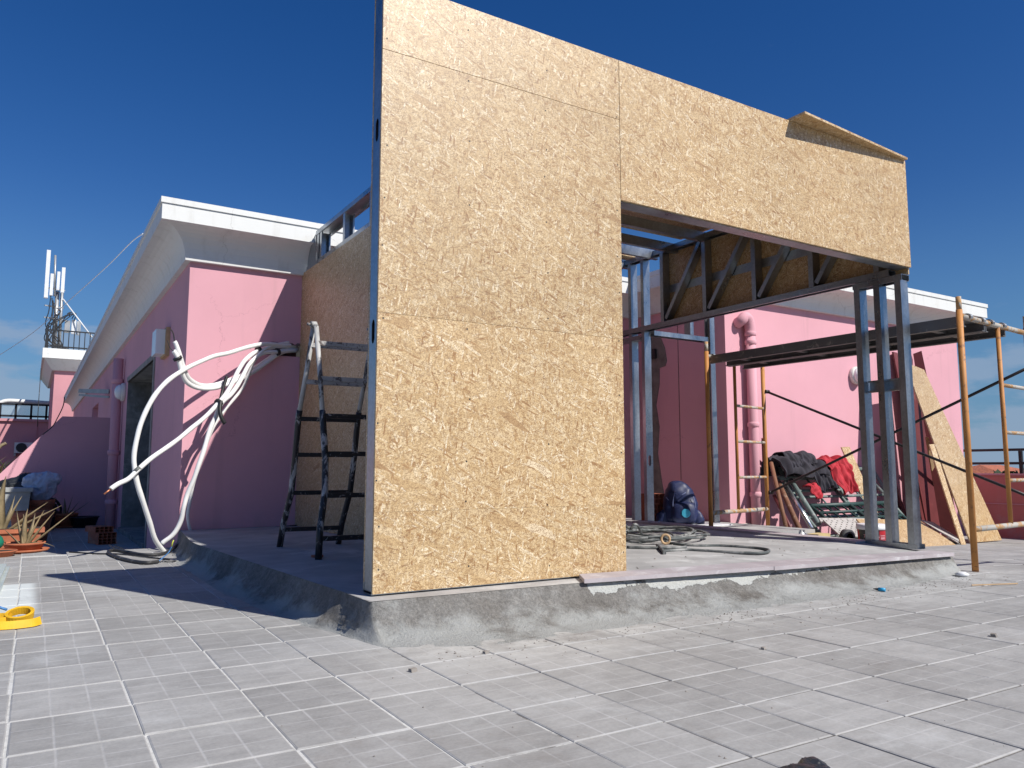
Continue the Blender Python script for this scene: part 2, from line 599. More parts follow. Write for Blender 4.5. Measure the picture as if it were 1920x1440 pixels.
def tile_material(name):
    m, t, b = newmat(name)
    c = nd(t, 'ShaderNodeTexCoord')
    g = nd(t, 'ShaderNodeNewGeometry')
    pos = g.outputs['Position']
    oi = nd(t, 'ShaderNodeObjectInfo')
    n1 = noise_tex(t, 1.1, 6, 0.62, vec=pos)
    n2 = noise_tex(t, 7.0, 8, 0.68, vec=pos, stretch=(1.0, 2.2, 1.0))
    n3 = noise_tex(t, 90, 4, 0.7, vec=pos)
    base = mixrgb(t, rng_node(t, n1.outputs['Fac'], 0.32, 0.68), (0.285, 0.280, 0.272), (0.375, 0.373, 0.365))
    base = mixrgb(t, 1.0, base, rng_node(t, n2.outputs['Fac'], 0.3, 0.7, 0.84, 1.14), 'MULTIPLY')
    base = mixrgb(t, 1.0, base, rng_node(t, oi.outputs['Random'], 0, 1, 0.88, 1.08), 'MULTIPLY')
    base = mixrgb(t, 1.0, base, rng_node(t, n3.outputs['Fac'], 0.3, 0.7, 0.9, 1.08), 'MULTIPLY')
    # white mortar dust trodden over the floor
    n4 = noise_tex(t, 2.3, 9, 0.72, vec=pos, dist=0.5)
    base = mixrgb(t, rng_node(t, n4.outputs['Fac'], 0.53, 0.72, 0, 0.5, True), base, (0.50, 0.51, 0.51))
    n6 = noise_tex(t, 1.7, 9, 0.72, vec=pos, dist=0.9)
    base = mixrgb(t, rng_node(t, n6.outputs['Fac'], 0.54, 0.72, 0, 0.45, True), base, (0.205, 0.185, 0.168))
    pp_ = nd(t, 'ShaderNodeSeparateXYZ')
    t.links.new(pos, pp_.inputs[0])
    n7 = noise_tex(t, 5.0, 9, 0.75, vec=pos)

    def band(src, a, b_, c_, d_):
        m1 = rng_node(t, src, a, b_, 0, 1, True)
        m2 = rng_node(t, src, c_, d_, 1, 0, True)
        q = nd(t, 'ShaderNodeMath', operation='MULTIPLY')
        t.links.new(m1, q.inputs[0]); t.links.new(m2, q.inputs[1])
        return q.outputs[0]

    def prod(a, b_):
        q = nd(t, 'ShaderNodeMath', operation='MULTIPLY')
        t.links.new(a, q.inputs[0]); t.links.new(b_, q.inputs[1])
        return q.outputs[0]
    near = prod(band(pp_.outputs['Y'], 2.25, 2.85, 3.4, 3.8), band(pp_.outputs['X'], 1.0, 1.5, 5.6, 6.4))
    base = mixrgb(t, prod(near, rng_node(t, n7.outputs['Fac'], 0.40, 0.62, 0.0, 0.75, True)), base, (0.50, 0.505, 0.49))
    near2 = prod(band(pp_.outputs['Y'], 2.60, 2.80, 3.3, 3.6), band(pp_.outputs['X'], 1.0, 1.4, 5.6, 6.4))
    n8 = noise_tex(t, 24.0, 8, 0.8, vec=pos)
    base = mixrgb(t, prod(near2, rng_node(t, n8.outputs['Fac'], 0.50, 0.66, 0.0, 0.7, True)), base, (0.22, 0.205, 0.185))
    spill = prod(band(pp_.outputs['Y'], 4.45, 4.75, 5.72, 5.80), band(pp_.outputs['X'], -0.6, -0.4, 0.035, 0.10))
    base = mixrgb(t, prod(spill, rng_node(t, n7.outputs['Fac'], 0.25, 0.5, 0.35, 0.95, True)), base, (0.62, 0.665, 0.665))
    # impressed 3 x 3 pattern, filled with pale dust
    sp = nd(t, 'ShaderNodeSeparateXYZ')
    t.links.new(c.outputs['UV'], sp.inputs[0])
    lines = []
    for ax in ('X', 'Y'):
        mu = nd(t, 'ShaderNodeMath', operation='MULTIPLY')
        mu.inputs[1].default_value = 3.0
        t.links.new(sp.outputs[ax], mu.inputs[0])
        fr = nd(t, 'ShaderNodeMath', operation='PINGPONG')
        fr.inputs[1].default_value = 0.5
        t.links.new(mu.outputs[0], fr.inputs[0])
        lines.append(rng_node(t, fr.outputs[0], 0.012, 0.045, 1, 0))
    mx = nd(t, 'ShaderNodeMath', operation='MAXIMUM')
    t.links.new(lines[0], mx.inputs[0])
    t.links.new(lines[1], mx.inputs[1])
    n5 = noise_tex(t, 4.0, 6, 0.7, vec=pos)
    k = nd(t, 'ShaderNodeMath', operation='MULTIPLY')
    t.links.new(mx.outputs[0], k.inputs[0])
    t.links.new(rng_node(t, n5.outputs['Fac'], 0.38, 0.62, 0.05, 0.62), k.inputs[1])
    col = mixrgb(t, k.outputs[0], base, (0.50, 0.50, 0.50))
    t.links.new(col, b.inputs['Base Color'])
    b.inputs['Roughness'].default_value = 0.72
    b.inputs['Specular IOR Level'].default_value = 0.35
    hh = nd(t, 'ShaderNodeMath', operation='MULTIPLY_ADD')
    hh.inputs[1].default_value = -0.5
    t.links.new(mx.outputs[0], hh.inputs[0])
    t.links.new(n2.outputs['Fac'], hh.inputs[2])
    bump(t, b, hh.outputs[0], 0.35, 0.002)
    return m


def bed_material(name):
    """grout between the tiles: white on the left part, dirty and dark towards the right"""
    m, t, b = newmat(name)
    g = nd(t, 'ShaderNodeNewGeometry')
    pos = g.outputs['Position']
    sp = nd(t, 'ShaderNodeSeparateXYZ')
    t.links.new(pos, sp.inputs[0])
    n = noise_tex(t, 3.0, 8, 0.75, vec=pos)
    s = nd(t, 'ShaderNodeMath', operation='ADD')
    t.links.new(rng_node(t, sp.outputs['X'], 0.4, 1.6, 0.28, -0.07), s.inputs[0])
    t.links.new(n.outputs['Fac'], s.inputs[1])
    k = rng_node(t, s.outputs[0], 0.47, 0.60, 0, 1, True)
    n2 = noise_tex(t, 40, 5, 0.7, vec=pos)
    c = mixrgb(t, k, (0.16, 0.15, 0.14), (0.58, 0.58, 0.56))
    c = mixrgb(t, 1.0, c, rng_node(t, n2.outputs['Fac'], 0.3, 0.7, 0.75, 1.15), 'MULTIPLY')
    t.links.new(c, b.inputs['Base Color'])
    b.inputs['Roughness'].default_value = 0.9
    bump(t, b, n2.outputs['Fac'], 0.5, 0.004)
    return m


def cove_material(name):
    m, t, b = newmat(name)
    g = nd(t, 'ShaderNodeNewGeometry')
    pos = g.outputs['Position']
    sp = nd(t, 'ShaderNodeSeparateXYZ')
    t.links.new(pos, sp.inputs[0])
    n = noise_tex(t, 2.5, 8, 0.7, vec=pos)
    n2 = noise_tex(t, 22, 8, 0.72, vec=pos, dist=0.7)
    n3 = noise_tex(t, 75, 6, 0.8, vec=pos)
    c = mixrgb(t, rng_node(t, n.outputs['Fac'], 0.35, 0.65), (0.21, 0.195, 0.175), (0.34, 0.335, 0.32))
    c = mixrgb(t, 1.0, c, rng_node(t, n3.outputs['Fac'], 0.3, 0.7, 0.65, 1.3), 'MULTIPLY')
    c = mixrgb(t, 1.0, c, rng_node(t, n2.outputs['Fac'], 0.3, 0.7, 0.70, 1.2), 'MULTIPLY')
    # limewash left on the lower part
    lo = nd(t, 'ShaderNodeMath', operation='ADD')
    t.links.new(rng_node(t, sp.outputs['Z'], 0.0, 0.10, 0.20, -0.12), lo.inputs[0])
    t.links.new(n.outputs['Fac'], lo.inputs[1])
    c = mixrgb(t, rng_node(t, lo.outputs[0], 0.46, 0.68, 0, 0.75, True), c, (0.52, 0.535, 0.52))
    # patch of white render under the sill with a torn lower edge
    n4 = noise_tex(t, 3.4, 9, 0.7, vec=pos)
    px = rng_node(t, sp.outputs['X'], 2.28, 2.36, -1.0, 0.0)
    px2 = rng_node(t, sp.outputs['X'], 2.7, 5.0, 0.0, -0.16)
    pz = rng_node(t, sp.outputs['Z'], 0.045, 0.125, -0.22, 0.10)
    a = nd(t, 'ShaderNodeMath', operation='ADD')
    t.links.new(px, a.inputs[0]); t.links.new(px2, a.inputs[1])
    a2 = nd(t, 'ShaderNodeMath', operation='ADD')
    t.links.new(a.outputs[0], a2.inputs[0]); t.links.new(pz, a2.inputs[1])
    a3 = nd(t, 'ShaderNodeMath', operation='ADD')
    t.links.new(a2.outputs[0], a3.inputs[0]); t.links.new(n4.outputs['Fac'], a3.inputs[1])
    patch = rng_node(t, a3.outputs[0], 0.50, 0.515, 0, 1)
    c = mixrgb(t, patch, c, (0.60, 0.61, 0.58))
    t.links.new(c, b.inputs['Base Color'])
    b.inputs['Roughness'].default_value = 0.92
    b.inputs['Specular IOR Level'].default_value = 0.2
    h = nd(t, 'ShaderNodeMath', operation='ADD')
    inv = nd(t, 'ShaderNodeMath', operation='MULTIPLY_ADD')
    t.links.new(patch, inv.inputs[0]); inv.inputs[1].default_value = 0.5
    t.links.new(n3.outputs['Fac'], inv.inputs[2])
    t.links.new(inv.outputs[0], h.inputs[0]); t.links.new(n2.outputs['Fac'], h.inputs[1])
    bump(t, b, h.outputs[0], 1.0, 0.016)
    return m


def worn_paint(name, paint, under, amt=0.45, scale=14.0, rough=0.5, metal=0.0, stretch=None):
    m, t, b = newmat(name)
    n = noise_tex(t, scale, 9, 0.72, dist=0.8, stretch=stretch)
    n2 = noise_tex(t, 3, 6, 0.6)
    c = mixrgb(t, 1.0, paint, rng_node(t, n2.outputs['Fac'], 0.3, 0.7, 0.75, 1.2), 'MULTIPLY')
    c = mixrgb(t, rng_node(t, n.outputs['Fac'], 1 - amt - 0.03, 1 - amt + 0.05, 0, 1, True), c, under)
    t.links.new(c, b.inputs['Base Color'])
    b.inputs['Roughness'].default_value = rough
    b.inputs['Metallic'].default_value = metal
    bump(t, b, n.outputs['Fac'], 0.25, 0.003)
    return m


def glass_material(name, col, rough=0.05, alpha=0.35):
    m, t, b = newmat(name)
    b.inputs['Base Color'].default_value = (*col, 1)
    b.inputs['Roughness'].default_value = rough
    b.inputs['Alpha'].default_value = alpha
    b.inputs['Specular IOR Level'].default_value = 0.6
    return m


M = {}
M['osb'] = osb_material('osb')
M['osb_edge'] = simple('osb_edge', (0.40, 0.26, 0.13), 0.8, var=0.3, scale=60)
M['steel'] = steel_material('galvanised_steel')
M['steel_dull'] = steel_material('dull_steel', (0.42, 0.44, 0.46), 0.5)
M['pink'] = pink_material('pink_render')
M['white'] = stained_white('white_eave_paint')
M['tile'] = tile_material('floor_tile')
M['bed'] = bed_material('tile_grout')
M['cove'] = cove_material('rough_mortar')
M['slab'] = simple('slab_concrete', (0.36, 0.355, 0.35), 0.85, var=0.22, scale=4, bmp=0.3, bscale=40, dirt=(0.52, 0.52, 0.51), dirt_amt=0.40, dscale=3)
M['sill'] = simple('sill_stone', (0.40, 0.36, 0.375), 0.6, var=0.14, scale=5, bmp=0.1, dirt=(0.55, 0.53, 0.54), dirt_amt=0.4, dscale=5)
M['concrete'] = simple('grey_concrete', (0.27, 0.265, 0.25), 0.9, var=0.3, scale=5, bmp=0.5, bscale=50, bdist=0.006)
M['plaster'] = simple('patched_plaster', (0.20, 0.18, 0.165), 0.95, var=0.3, scale=8, bmp=0.6, bscale=60, bdist=0.006)
M['scaffold'] = worn_paint('scaffold_yellow_ochre', (0.50, 0.215, 0.055), (0.20, 0.085, 0.035), 0.40, 9, 0.6)
M['scaffold_top'] = worn_paint('cement_splashed_scaffold', (0.42, 0.24, 0.10), (0.42, 0.40, 0.36), 0.52, 10, 0.75)
M['plank'] = worn_paint('scaffold_plank_steel', (0.14, 0.14, 0.145), (0.30, 0.28, 0.26), 0.40, 12, 0.55, 0.35)
M['brace'] = worn_paint('dark_brace_tube', (0.035, 0.030, 0.032), (0.20, 0.18, 0.17), 0.33, 20, 0.5, 0.3)
M['ladder_white'] = worn_paint('ladder_white_paint', (0.50, 0.50, 0.50), (0.09, 0.075, 0.07), 0.46, 13, 0.55, stretch=(1, 1, 0.4))
M['ladder_black'] = worn_paint('ladder_black_paint', (0.022, 0.020, 0.022), (0.46, 0.44, 0.43), 0.455, 13, 0.45, stretch=(1, 1, 0.35))
M['ladder_rung_white'] = worn_paint('ladder_rung_white_paint', (0.46, 0.45, 0.45), (0.12, 0.10, 0.10), 0.44, 26, 0.55)
M['ladder_rung_black'] = worn_paint('ladder_rung_black_paint', (0.025, 0.023, 0.025), (0.40, 0.38, 0.37), 0.40, 26, 0.45)
M['hose'] = simple('white_pipe_insulation', (0.80, 0.80, 0.79), 0.6, var=0.05, scale=5, bmp=0.12, bscale=30, dirt=(0.6, 0.6, 0.58), dirt_amt=0.3)
M['black_rubber'] = simple('black_rubber', (0.015, 0.015, 0.017), 0.5, var=0.2, bmp=0.1)
M['black_cable'] = simple('black_cable_sheath', (0.03, 0.03, 0.032), 0.55, var=0.3, dirt=(0.25, 0.24, 0.23), dirt_amt=0.36)
M['dusty_cable'] = simple('dusty_grey_cable', (0.075, 0.085, 0.085), 0.6, var=0.3, dirt=(0.3, 0.3, 0.29), dirt_amt=0.45)
M['copper'] = simple('copper_pipe', (0.55, 0.22, 0.12), 0.4, 0.7, var=0.2)
M['wire_blue'] = simple('blue_wire', (0.06, 0.20, 0.45), 0.5, bmp=0)
M['wire_yellow'] = simple('yellow_green_wire', (0.45, 0.50, 0.06), 0.5, bmp=0)
M['hole'] = simple('broken_masonry', (0.16, 0.10, 0.09), 0.95, var=0.4, scale=20, bmp=0.8, bscale=40, bdist=0.01)
M['brick'] = simple('hollow_clay_brick', (0.38, 0.115, 0.062), 0.85, var=0.22, scale=15, bmp=0.3, dirt=(0.42, 0.24, 0.18), dirt_amt=0.4)
M['terracotta'] = simple('terracotta', (0.42, 0.135, 0.065), 0.8, var=0.22, scale=8, bmp=0.15, dirt=(0.45, 0.26, 0.19), dirt_amt=0.36)
M['roof_tile'] = simple('clay_roof_tile', (0.40, 0.125, 0.065), 0.85, var=0.35, scale=6, bmp=0.3, dirt=(0.16, 0.10, 0.08), dirt_amt=0.4)
M['leaf'] = simple('dry_aloe_leaf', (0.235, 0.185, 0.105), 0.6, var=0.35, scale=10, bmp=0.1, dirt=(0.30, 0.22, 0.12), dirt_amt=0.45)
M['leaf_green'] = simple('green_leaf', (0.055, 0.10, 0.035), 0.55, var=0.4, scale=10, bmp=0.1)
M['soil'] = simple('soil', (0.05, 0.035, 0.025), 0.95, var=0.4, bmp=0.6)
M['shutter'] = simple('blue_grey_shutter', (0.20, 0.235, 0.26), 0.5, var=0.12, bmp=0.08)
M['jamb'] = simple('bare_concrete_jamb', (0.19, 0.195, 0.19), 0.9, var=0.35, scale=6, bmp=0.5, bscale=40, dirt=(0.28, 0.29, 0.28), dirt_amt=0.45)
M['lamp_body'] = simple('lamp_base_plastic', (0.72, 0.70, 0.66), 0.5, var=0.06, bmp=0)
M['lamp_globe'] = simple('lamp_globe_opal', (0.80, 0.84, 0.86), 0.25, var=0.02, bmp=0)
M['black_metal'] = simple('black_painted_metal', (0.018, 0.02, 0.024), 0.45, 0.2, var=0.15, bmp=0)
M['grey_metal'] = simple('grey_metal', (0.36, 0.37, 0.38), 0.45, 0.5, var=0.15, bmp=0)
M['panel_antenna'] = simple('pale_antenna_shell', (0.66, 0.68, 0.70), 0.5, var=0.06, bmp=0)
M['jacket_dark'] = simple('dark_cloth', (0.030, 0.028, 0.038), 0.9, var=0.35, scale=9, bmp=0.3, bscale=90)
M['jacket_red'] = simple('red_cloth', (0.42, 0.022, 0.035), 0.85, var=0.25, scale=9, bmp=0.3, bscale=90)
M['backpack'] = simple('navy_nylon', (0.014, 0.022, 0.075), 0.5, var=0.3, scale=9, bmp=0.2, bscale=120)
M['badge'] = simple('pale_blue_badge', (0.05, 0.36, 0.52), 0.5, var=0.1, bmp=0)
M['pale_strap'] = simple('pale_trim', (0.20, 0.24, 0.42), 0.5, bmp=0)
M['blue_strap'] = simple('blue_strap', (0.08, 0.30, 0.62), 0.5, bmp=0)
M['form_board'] = simple('red_brown_form_board', (0.145, 0.030, 0.032), 0.5, var=0.2, scale=4, bmp=0.1, dirt=(0.30, 0.12, 0.10), dirt_amt=0.36)  # red-brown darkened further, standing in for shade on the boards
M['timber'] = simple('pale_timber_edge', (0.50, 0.34, 0.19), 0.75, var=0.2, scale=12)
M['green_frame'] = worn_paint('dark_green_paint', (0.022, 0.058, 0.055), (0.30, 0.31, 0.30), 0.36, 12, 0.5)
M['grey_frame'] = worn_paint('grey_green_paint', (0.16, 0.21, 0.20), (0.34, 0.34, 0.32), 0.42, 12, 0.55)
M['rusty'] = worn_paint('rusty_tube', (0.19, 0.085, 0.045), (0.30, 0.20, 0.14), 0.44, 14, 0.75)
M['bright_tube'] = steel_material('bright_zinc_tube', (0.72, 0.74, 0.75), 0.25)
M['perforated'] = simple('dusty_perforated_deck', (0.50, 0.48, 0.45), 0.7, 0.2, var=0.15, dirt=(0.30, 0.28, 0.26), dirt_amt=0.4)
M['bucket_red'] = simple('red_plastic', (0.48, 0.018, 0.03), 0.4, var=0.08, bmp=0)
M['bucket_black'] = simple('black_print', (0.02, 0.018, 0.02), 0.45, bmp=0)
M['bucket_white'] = simple('white_plastic', (0.72, 0.73, 0.75), 0.4, var=0.06, bmp=0, dirt=(0.5, 0.5, 0.48), dirt_amt=0.35)
M['print_pink'] = simple('faded_print', (0.55, 0.25, 0.28), 0.5, bmp=0)
M['print_grey'] = simple('grey_print', (0.22, 0.25, 0.25), 0.5, bmp=0)
M['foam'] = simple('yellow_foam', (0.52, 0.41, 0.20), 0.9, var=0.1, bmp=0.3)
M['pink_plastic'] = simple('pink_plastic', (0.55, 0.15, 0.19), 0.5, var=0.1, bmp=0)
M['dark_roll'] = simple('dark_grey_roll', (0.05, 0.05, 0.055), 0.7, var=0.2)
M['yellow_strap'] = simple('yellow_webbing', (0.72, 0.42, 0.015), 0.65, var=0.15, scale=10, bmp=0.25, bscale=200)
M['sheet_glass'] = simple('dusty_glass_sheet', (0.50, 0.56, 0.55), 0.35, var=0.12, scale=8, bmp=0.1, dirt=(0.40, 0.46, 0.46), dirt_amt=0.5)
M['lime'] = simple('spilled_lime_dust', (0.62, 0.66, 0.66), 0.95, var=0.1, bmp=0.2)
M['knife'] = simple('bright_blue_plastic', (0.02, 0.30, 0.55), 0.4, bmp=0)
M['tarp'] = simple('black_bin_bag', (0.02, 0.022, 0.025), 0.35, var=0.3, bmp=0.3, bscale=25, bdist=0.01)
M['debris'] = simple('mortar_crumbs', (0.22, 0.20, 0.18), 0.95, var=0.5, scale=3)
M['stone_pale'] = simple('pale_tile_shard', (0.58, 0.52, 0.48), 0.7, var=0.2, scale=8)
M['ball_green'] = simple('green_plastic', (0.01, 0.17, 0.11), 0.45, bmp=0)
M['ball_yellow'] = simple('yellow_plastic', (0.62, 0.52, 0.06), 0.45, bmp=0)
M['bag'] = simple('pale_plastic_bag', (0.50, 0.52, 0.60), 0.5, var=0.15, scale=14, bmp=0.4, bscale=30, bdist=0.01)
M['planter'] = simple('grey_planter_concrete', (0.40, 0.41, 0.40), 0.85, var=0.25, scale=5, bmp=0.4)
M['tub'] = simple('black_tub_plastic', (0.02, 0.021, 0.023), 0.5, bmp=0)
M['far_wall'] = simple('far_white_wall', (0.70, 0.70, 0.68), 0.8, var=0.05, bmp=0)
M['far_pane'] = simple('far_window', (0.06, 0.07, 0.08), 0.2, bmp=0)
M['far_tree'] = simple('far_tree_foliage', (0.035, 0.055, 0.025), 0.8, var=0.4, bmp=0)
M['ground'] = simple('town_ground', (0.17, 0.17, 0.13), 0.9, var=0.4, scale=0.02, bmp=0)
M['rail_glass'] = glass_material('railing_glass', (0.40, 0.50, 0.55), 0.05, 0.25)
M['pink2'] = pink_material('old_pink_render', (0.56, 0.27, 0.30))
M['red_brown'] = pink_material('dull_red_parapet_render', (0.50, 0.17, 0.15))
M['ac'] = simple('ac_white_casing', (0.66, 0.68, 0.68), 0.5, var=0.05, bmp=0)
M['bark'] = simple('bark', (0.10, 0.075, 0.05), 0.9, var=0.3)

# ================================================================== SETTING
# ground of the town far below, out to the horizon
g = MB()
S = 3000
g.add([(-S, -S, -14), (S, -S, -14), (S, S, -14), (-S, S, -14)], [(0, 1, 2, 3)])
struct('ground', g, M['ground'])

# ---------- terrace: grout bed + tiles
TP = 0.315
X0, Y0 = -0.010, 2.35


def in_slab(x, y):
    return (1.32 < x < 5.45 and y > 3.2) or (5.4 < x < 6.4 and y > 5.0) or (1.25 < x < 5.45 and y > 3.6)


def in_house(x, y):
    return (x > 1.25 and y > 7.5) or (x > 6.75 and y > 6.2) or (x < 1.25 and y > 15.0)


terr = D.objects.new('terrace', None)
tb = MB()
xs = [-7.0, 0, 2, 4, 5.6, 7, 9, 11.2, 11.55]
ys = [-3.0, 0, 3, 6, 7.56]
vs = [(x, y, zt(x) - 0.003) for y in ys for x in xs]
nx = len(xs)
tb.add(vs, [(j * nx + i, j * nx + i + 1, (j + 1) * nx + i + 1, (j + 1) * nx + i) for j in range(len(ys) - 1) for i in range(nx - 1)])
tb.add([(-7, 7.56, ZLOW - 0.003), (1.4, 7.56, ZLOW - 0.003), (1.4, 16.2, ZLOW - 0.003), (-7, 16.2, ZLOW - 0.003)], [(0, 1, 2, 3)])
tb.add([(-0.02, 7.56, -0.003), (-0.02, 7.56, ZLOW), (11.55, 7.56, ZLOW), (11.55, 7.56, -0.003)], [(0, 1, 2, 3)])
tb.add([(-7, 7.56, -0.003), (-0.02, 7.56, -0.003), (-0.02, 9.6, -0.003), (-7, 9.6, -0.003)], [(0, 1, 2, 3)])
tb.add([(-0.02, 7.56, -0.003), (-0.02, 7.56, ZLOW), (-0.02, 9.6, ZLOW), (-0.02, 9.6, -0.003)], [(0, 1, 2, 3)])
tb.box(-7.0, -3.0, -14.0, 11.55, 16.2, -0.5)
terrace = struct('terrace', tb, M['bed'])


def tile_mesh(name):
    h = (TP - 0.0065) / 2
    c = 0.004
    vs, uv = [], []
    me = D.meshes.new(name)
    P = [(-h, -h, -0.006), (h, -h, -0.006), (h, h, -0.006), (-h, h, -0.006),
         (-h, -h, -0.0015), (h, -h, -0.0015), (h, h, -0.0015), (-h, h, -0.0015),
         (-h + c, -h + c, 0.0005), (h - c, -h + c, 0.0005), (h - c, h - c, 0.0005), (-h + c, h - c, 0.0005)]
    F = [(8, 9, 10, 11)] + [(i, (i + 1) % 4, 4 + (i + 1) % 4, 4 + i) for i in range(4)] + [(4 + i, 4 + (i + 1) % 4, 8 + (i + 1) % 4, 8 + i) for i in range(4)]
    me.from_pydata(P, [], F)
    u = me.uv_layers.new(name='UVMap')
    for l in me.loops:
        p = P[l.vertex_index]
        u.data[l.index].uv = (p[0] / (2 * h) + 0.5, p[1] / (2 * h) + 0.5)
    me.materials.append(M['tile'])
    return me, P, F


tmesh, TPV, TPF = tile_mesh('tile')
cand = []
ci = Vector((math.sin(-YAW), math.cos(-YAW), 0))
for i in range(-24, 38):
    for j in range(-16, 42):
        x = X0 + TP * (i + 0.5)
        y = Y0 + TP * (j + 0.5) - 0.018 * (x - 1.0)
        if not (-6.9 < x < 11.3 and -2.9 < y < 15.6) or (7.56 < y < 7.80 and x > -0.1) or (9.4 < y < 9.7 and x < -0.1) or in_slab(x, y) or in_house(x, y):
            continue
        d = math.hypot(x, y)
        f = x * ci.x + y * ci.y
        r = x * ci.y - y * ci.x
        vis = f > 1.0 and abs(r) < f * 0.70 + 0.3 and not (x > 1.6 and y > 3.6 and x < 5.4)
        cand.append((0 if vis else 1, d * d * d, x, y))
cand.sort()
nt = 0
rest_v, rest_f, rest_uv = [], [], []
hh_ = (TP - 0.0065) / 2
for vis, _, x, y in cand:
    slope = math.atan(0.04) if x > 5.6 else 0.0
    z = zt(x) + rng.normal(0, 0.0006) + (ZLOW if y > 9.5 or (y > 7.56 and x > -0.05) else 0.0)
    if vis == 0 and nt < 300:
        o = D.objects.new('tile', tmesh)
        C.objects.link(o)
        o.parent = terrace
        o.location = (x + rng.normal(0, 0.0012), y + rng.normal(0, 0.0012), z)
        o.rotation_euler = (rng.normal(0, 0.0025), slope + rng.normal(0, 0.0025), rng.normal(0, 0.004) - 0.010)
        nt += 1
    else:
        b0 = len(rest_v)
        a1, a2 = rng.normal(0, 0.002), rng.normal(0, 0.002)
        for p in TPV:
            rest_v.append((x + p[0], y + p[1] - 0.018 * p[0], z + p[2] - math.tan(slope) * p[0] + a1 * p[0] + a2 * p[1]))
        for f in TPF:
            rest_f.append(tuple(b0 + k for k in f))
            for k in f:
                rest_uv.append((TPV[k][0] / (2 * hh_) + 0.5, TPV[k][1] / (2 * hh_) + 0.5))
me = D.meshes.new('tile_field')
me.from_pydata(rest_v, [], rest_f)
u = me.uv_layers.new(name='UVMap')
u.data.foreach_set('uv', np.array(rest_uv, dtype=np.float32).ravel())
me.materials.append(M['tile'])
tf = D.objects.new('tile_field', me)
C.objects.link(tf)
tf.parent = terrace
tf['kind'] = 'stuff'

# ---------- concrete slab of the new room with its mortar fillet
sl = MB()
gx = list(np.linspace(1.22, 5.45, 18))
gy = list(np.linspace(3.12, 7.64, 16))


def slab_left(y):
    return 1.245 - 0.058 * clamp((y - 3.3) / 3.0, 0, 1) * 3.0 + 0.12 * clamp((y - 6.3) / 1.3)



def slab_pt(x, y):
    x2 = x
    if x < 1.3:
        x2 = slab_left(y)
    y2 = y
    if y < 3.2:
        y2 = 3.145 - 0.022 * (x - 1.25)
    return (x2, y2, zs(x, y))


vs = [slab_pt(x, y) for y in gy for x in gx]
n = len(gx)
sl.add(vs, [(j * n + i, j * n + i + 1, (j + 1) * n + i + 1, (j + 1) * n + i) for j in range(len(gy) - 1) for i in range(n - 1)])
# right side face of the slab
sl.add([(5.45, 3.055, 0.11), (5.45, 3.055, -0.02), (5.45, 7.64, -0.02), (5.45, 7.64, 0.155)], [(0, 1, 2, 3)])
slab = struct('slab', sl, M['slab'])
sl2 = MB()
sl2.box(5.452, 5.0, -0.05, 6.58, 7.64, 0.118)
sl2.build('slab_extension', M['slab'], slab)

cv = MB()
path = []        # (top point, base point)
NL, NF = 64, 110
for k in range(NL + 1):
    y = 7.62 - (7.62 - 3.24) * k / NL
    tx = slab_left(y)
    bx = 0.97 + 0.14 * clamp((4.7 - y) / 1.3) + 0.08 * clamp((3.6 - y) / 0.36) + 0.13 * clamp((y - 6.3) / 1.3)
    path.append(((tx, y, zs(1.25, y)), (bx, y - 0.02 * clamp((3.6 - y) / 0.4), 0.0)))
for k, (bx, by) in enumerate(((1.197, 3.20), (1.205, 3.15), (1.212, 3.10), (1.222, 3.05), (1.236, 3.005), (1.252, 2.975))):
    a = (k + 1) / 7
    path.append(((1.235 + 0.02 * a, 3.24 - 0.095 * a, 0.155), (bx, by, 0.0)))
for k in range(NF + 1):
    x = 1.26 + (5.46 - 1.26) * k / NF
    ty = 3.142 - 0.022 * (x - 1.25)
    by = 2.96 - 0.19 * clamp((x - 1.26) / 0.35) + 0.17 * clamp((x - 4.3) / 1.1)
    path.append(((x, ty, zs(x, 3.12) - 0.002), (x, by, zt(x))))
for k in range(1, 6):
    a = k / 5
    path.append(((5.462, 3.05 + 0.5 * a, 0.11), (5.47 + 0.14 * math.sin(a * 1.57), 2.94 + 0.62 * a, zt(5.6))))
NS = 16
vs = []
for q, (tp, bp) in enumerate(path):
    tp, bp = Vector(tp), Vector(bp)
    hd = (tp - bp)
    for k in range(NS + 1):
        s_ = k / NS
        hor = bp + Vector((hd.x, hd.y, 0)) * (1 - (1 - s_) ** 1.0)
        pw_ = 1.9 if NL - 6 < q < NL + 7 else (2.3 if q <= NL else 2.9)
        z = bp.z + (tp.z - bp.z) * (s_ ** pw_)
        p = Vector((hor.x, hor.y, z + 0.001))
        if 0 < k < NS:
            w = mnoise.fractal(p * 9.0, 0.6, 2.0, 5)
            w2 = mnoise.fractal(p * 34.0 + Vector((5, 1, 2)), 0.7, 2.0, 3)
            amp = 0.015 * math.sin(math.pi * min(1, s_ * 1.2))
            p += Vector((0, -0.7, 0.45)) * (amp * w + 0.0040 * w2) if q > NL else Vector((-0.7, 0, 0.45)) * (1.6 * amp * w + 0.004 * w2)
        elif k == 0:
            w = mnoise.fractal(p * 6.0, 0.6, 2.0, 4)
            w2 = mnoise.noise(p * 28.0)
            p += (Vector((0, 0.035, 0)) if q > NL else Vector((0.035, 0, 0))) * (w + 0.4 * w2)
            p.z -= 0.006
        vs.append(p)
n = NS + 1
cv.add(vs, [(q * n + k, (q + 1) * n + k, (q + 1) * n + k + 1, q * n + k + 1) for q in range(len(path) - 1) for k in range(NS)], 0, True)
cv.build('mortar_fillet', M['cove'], slab)
# stone sill pieces along the front and the right side
def sill(pts, t, parent):
    b_ = MB()
    b_.hexa([(p[0], p[1], p[2] - t) for p in pts], pts)
    return b_.build('sill_stone', M['sill'], parent)


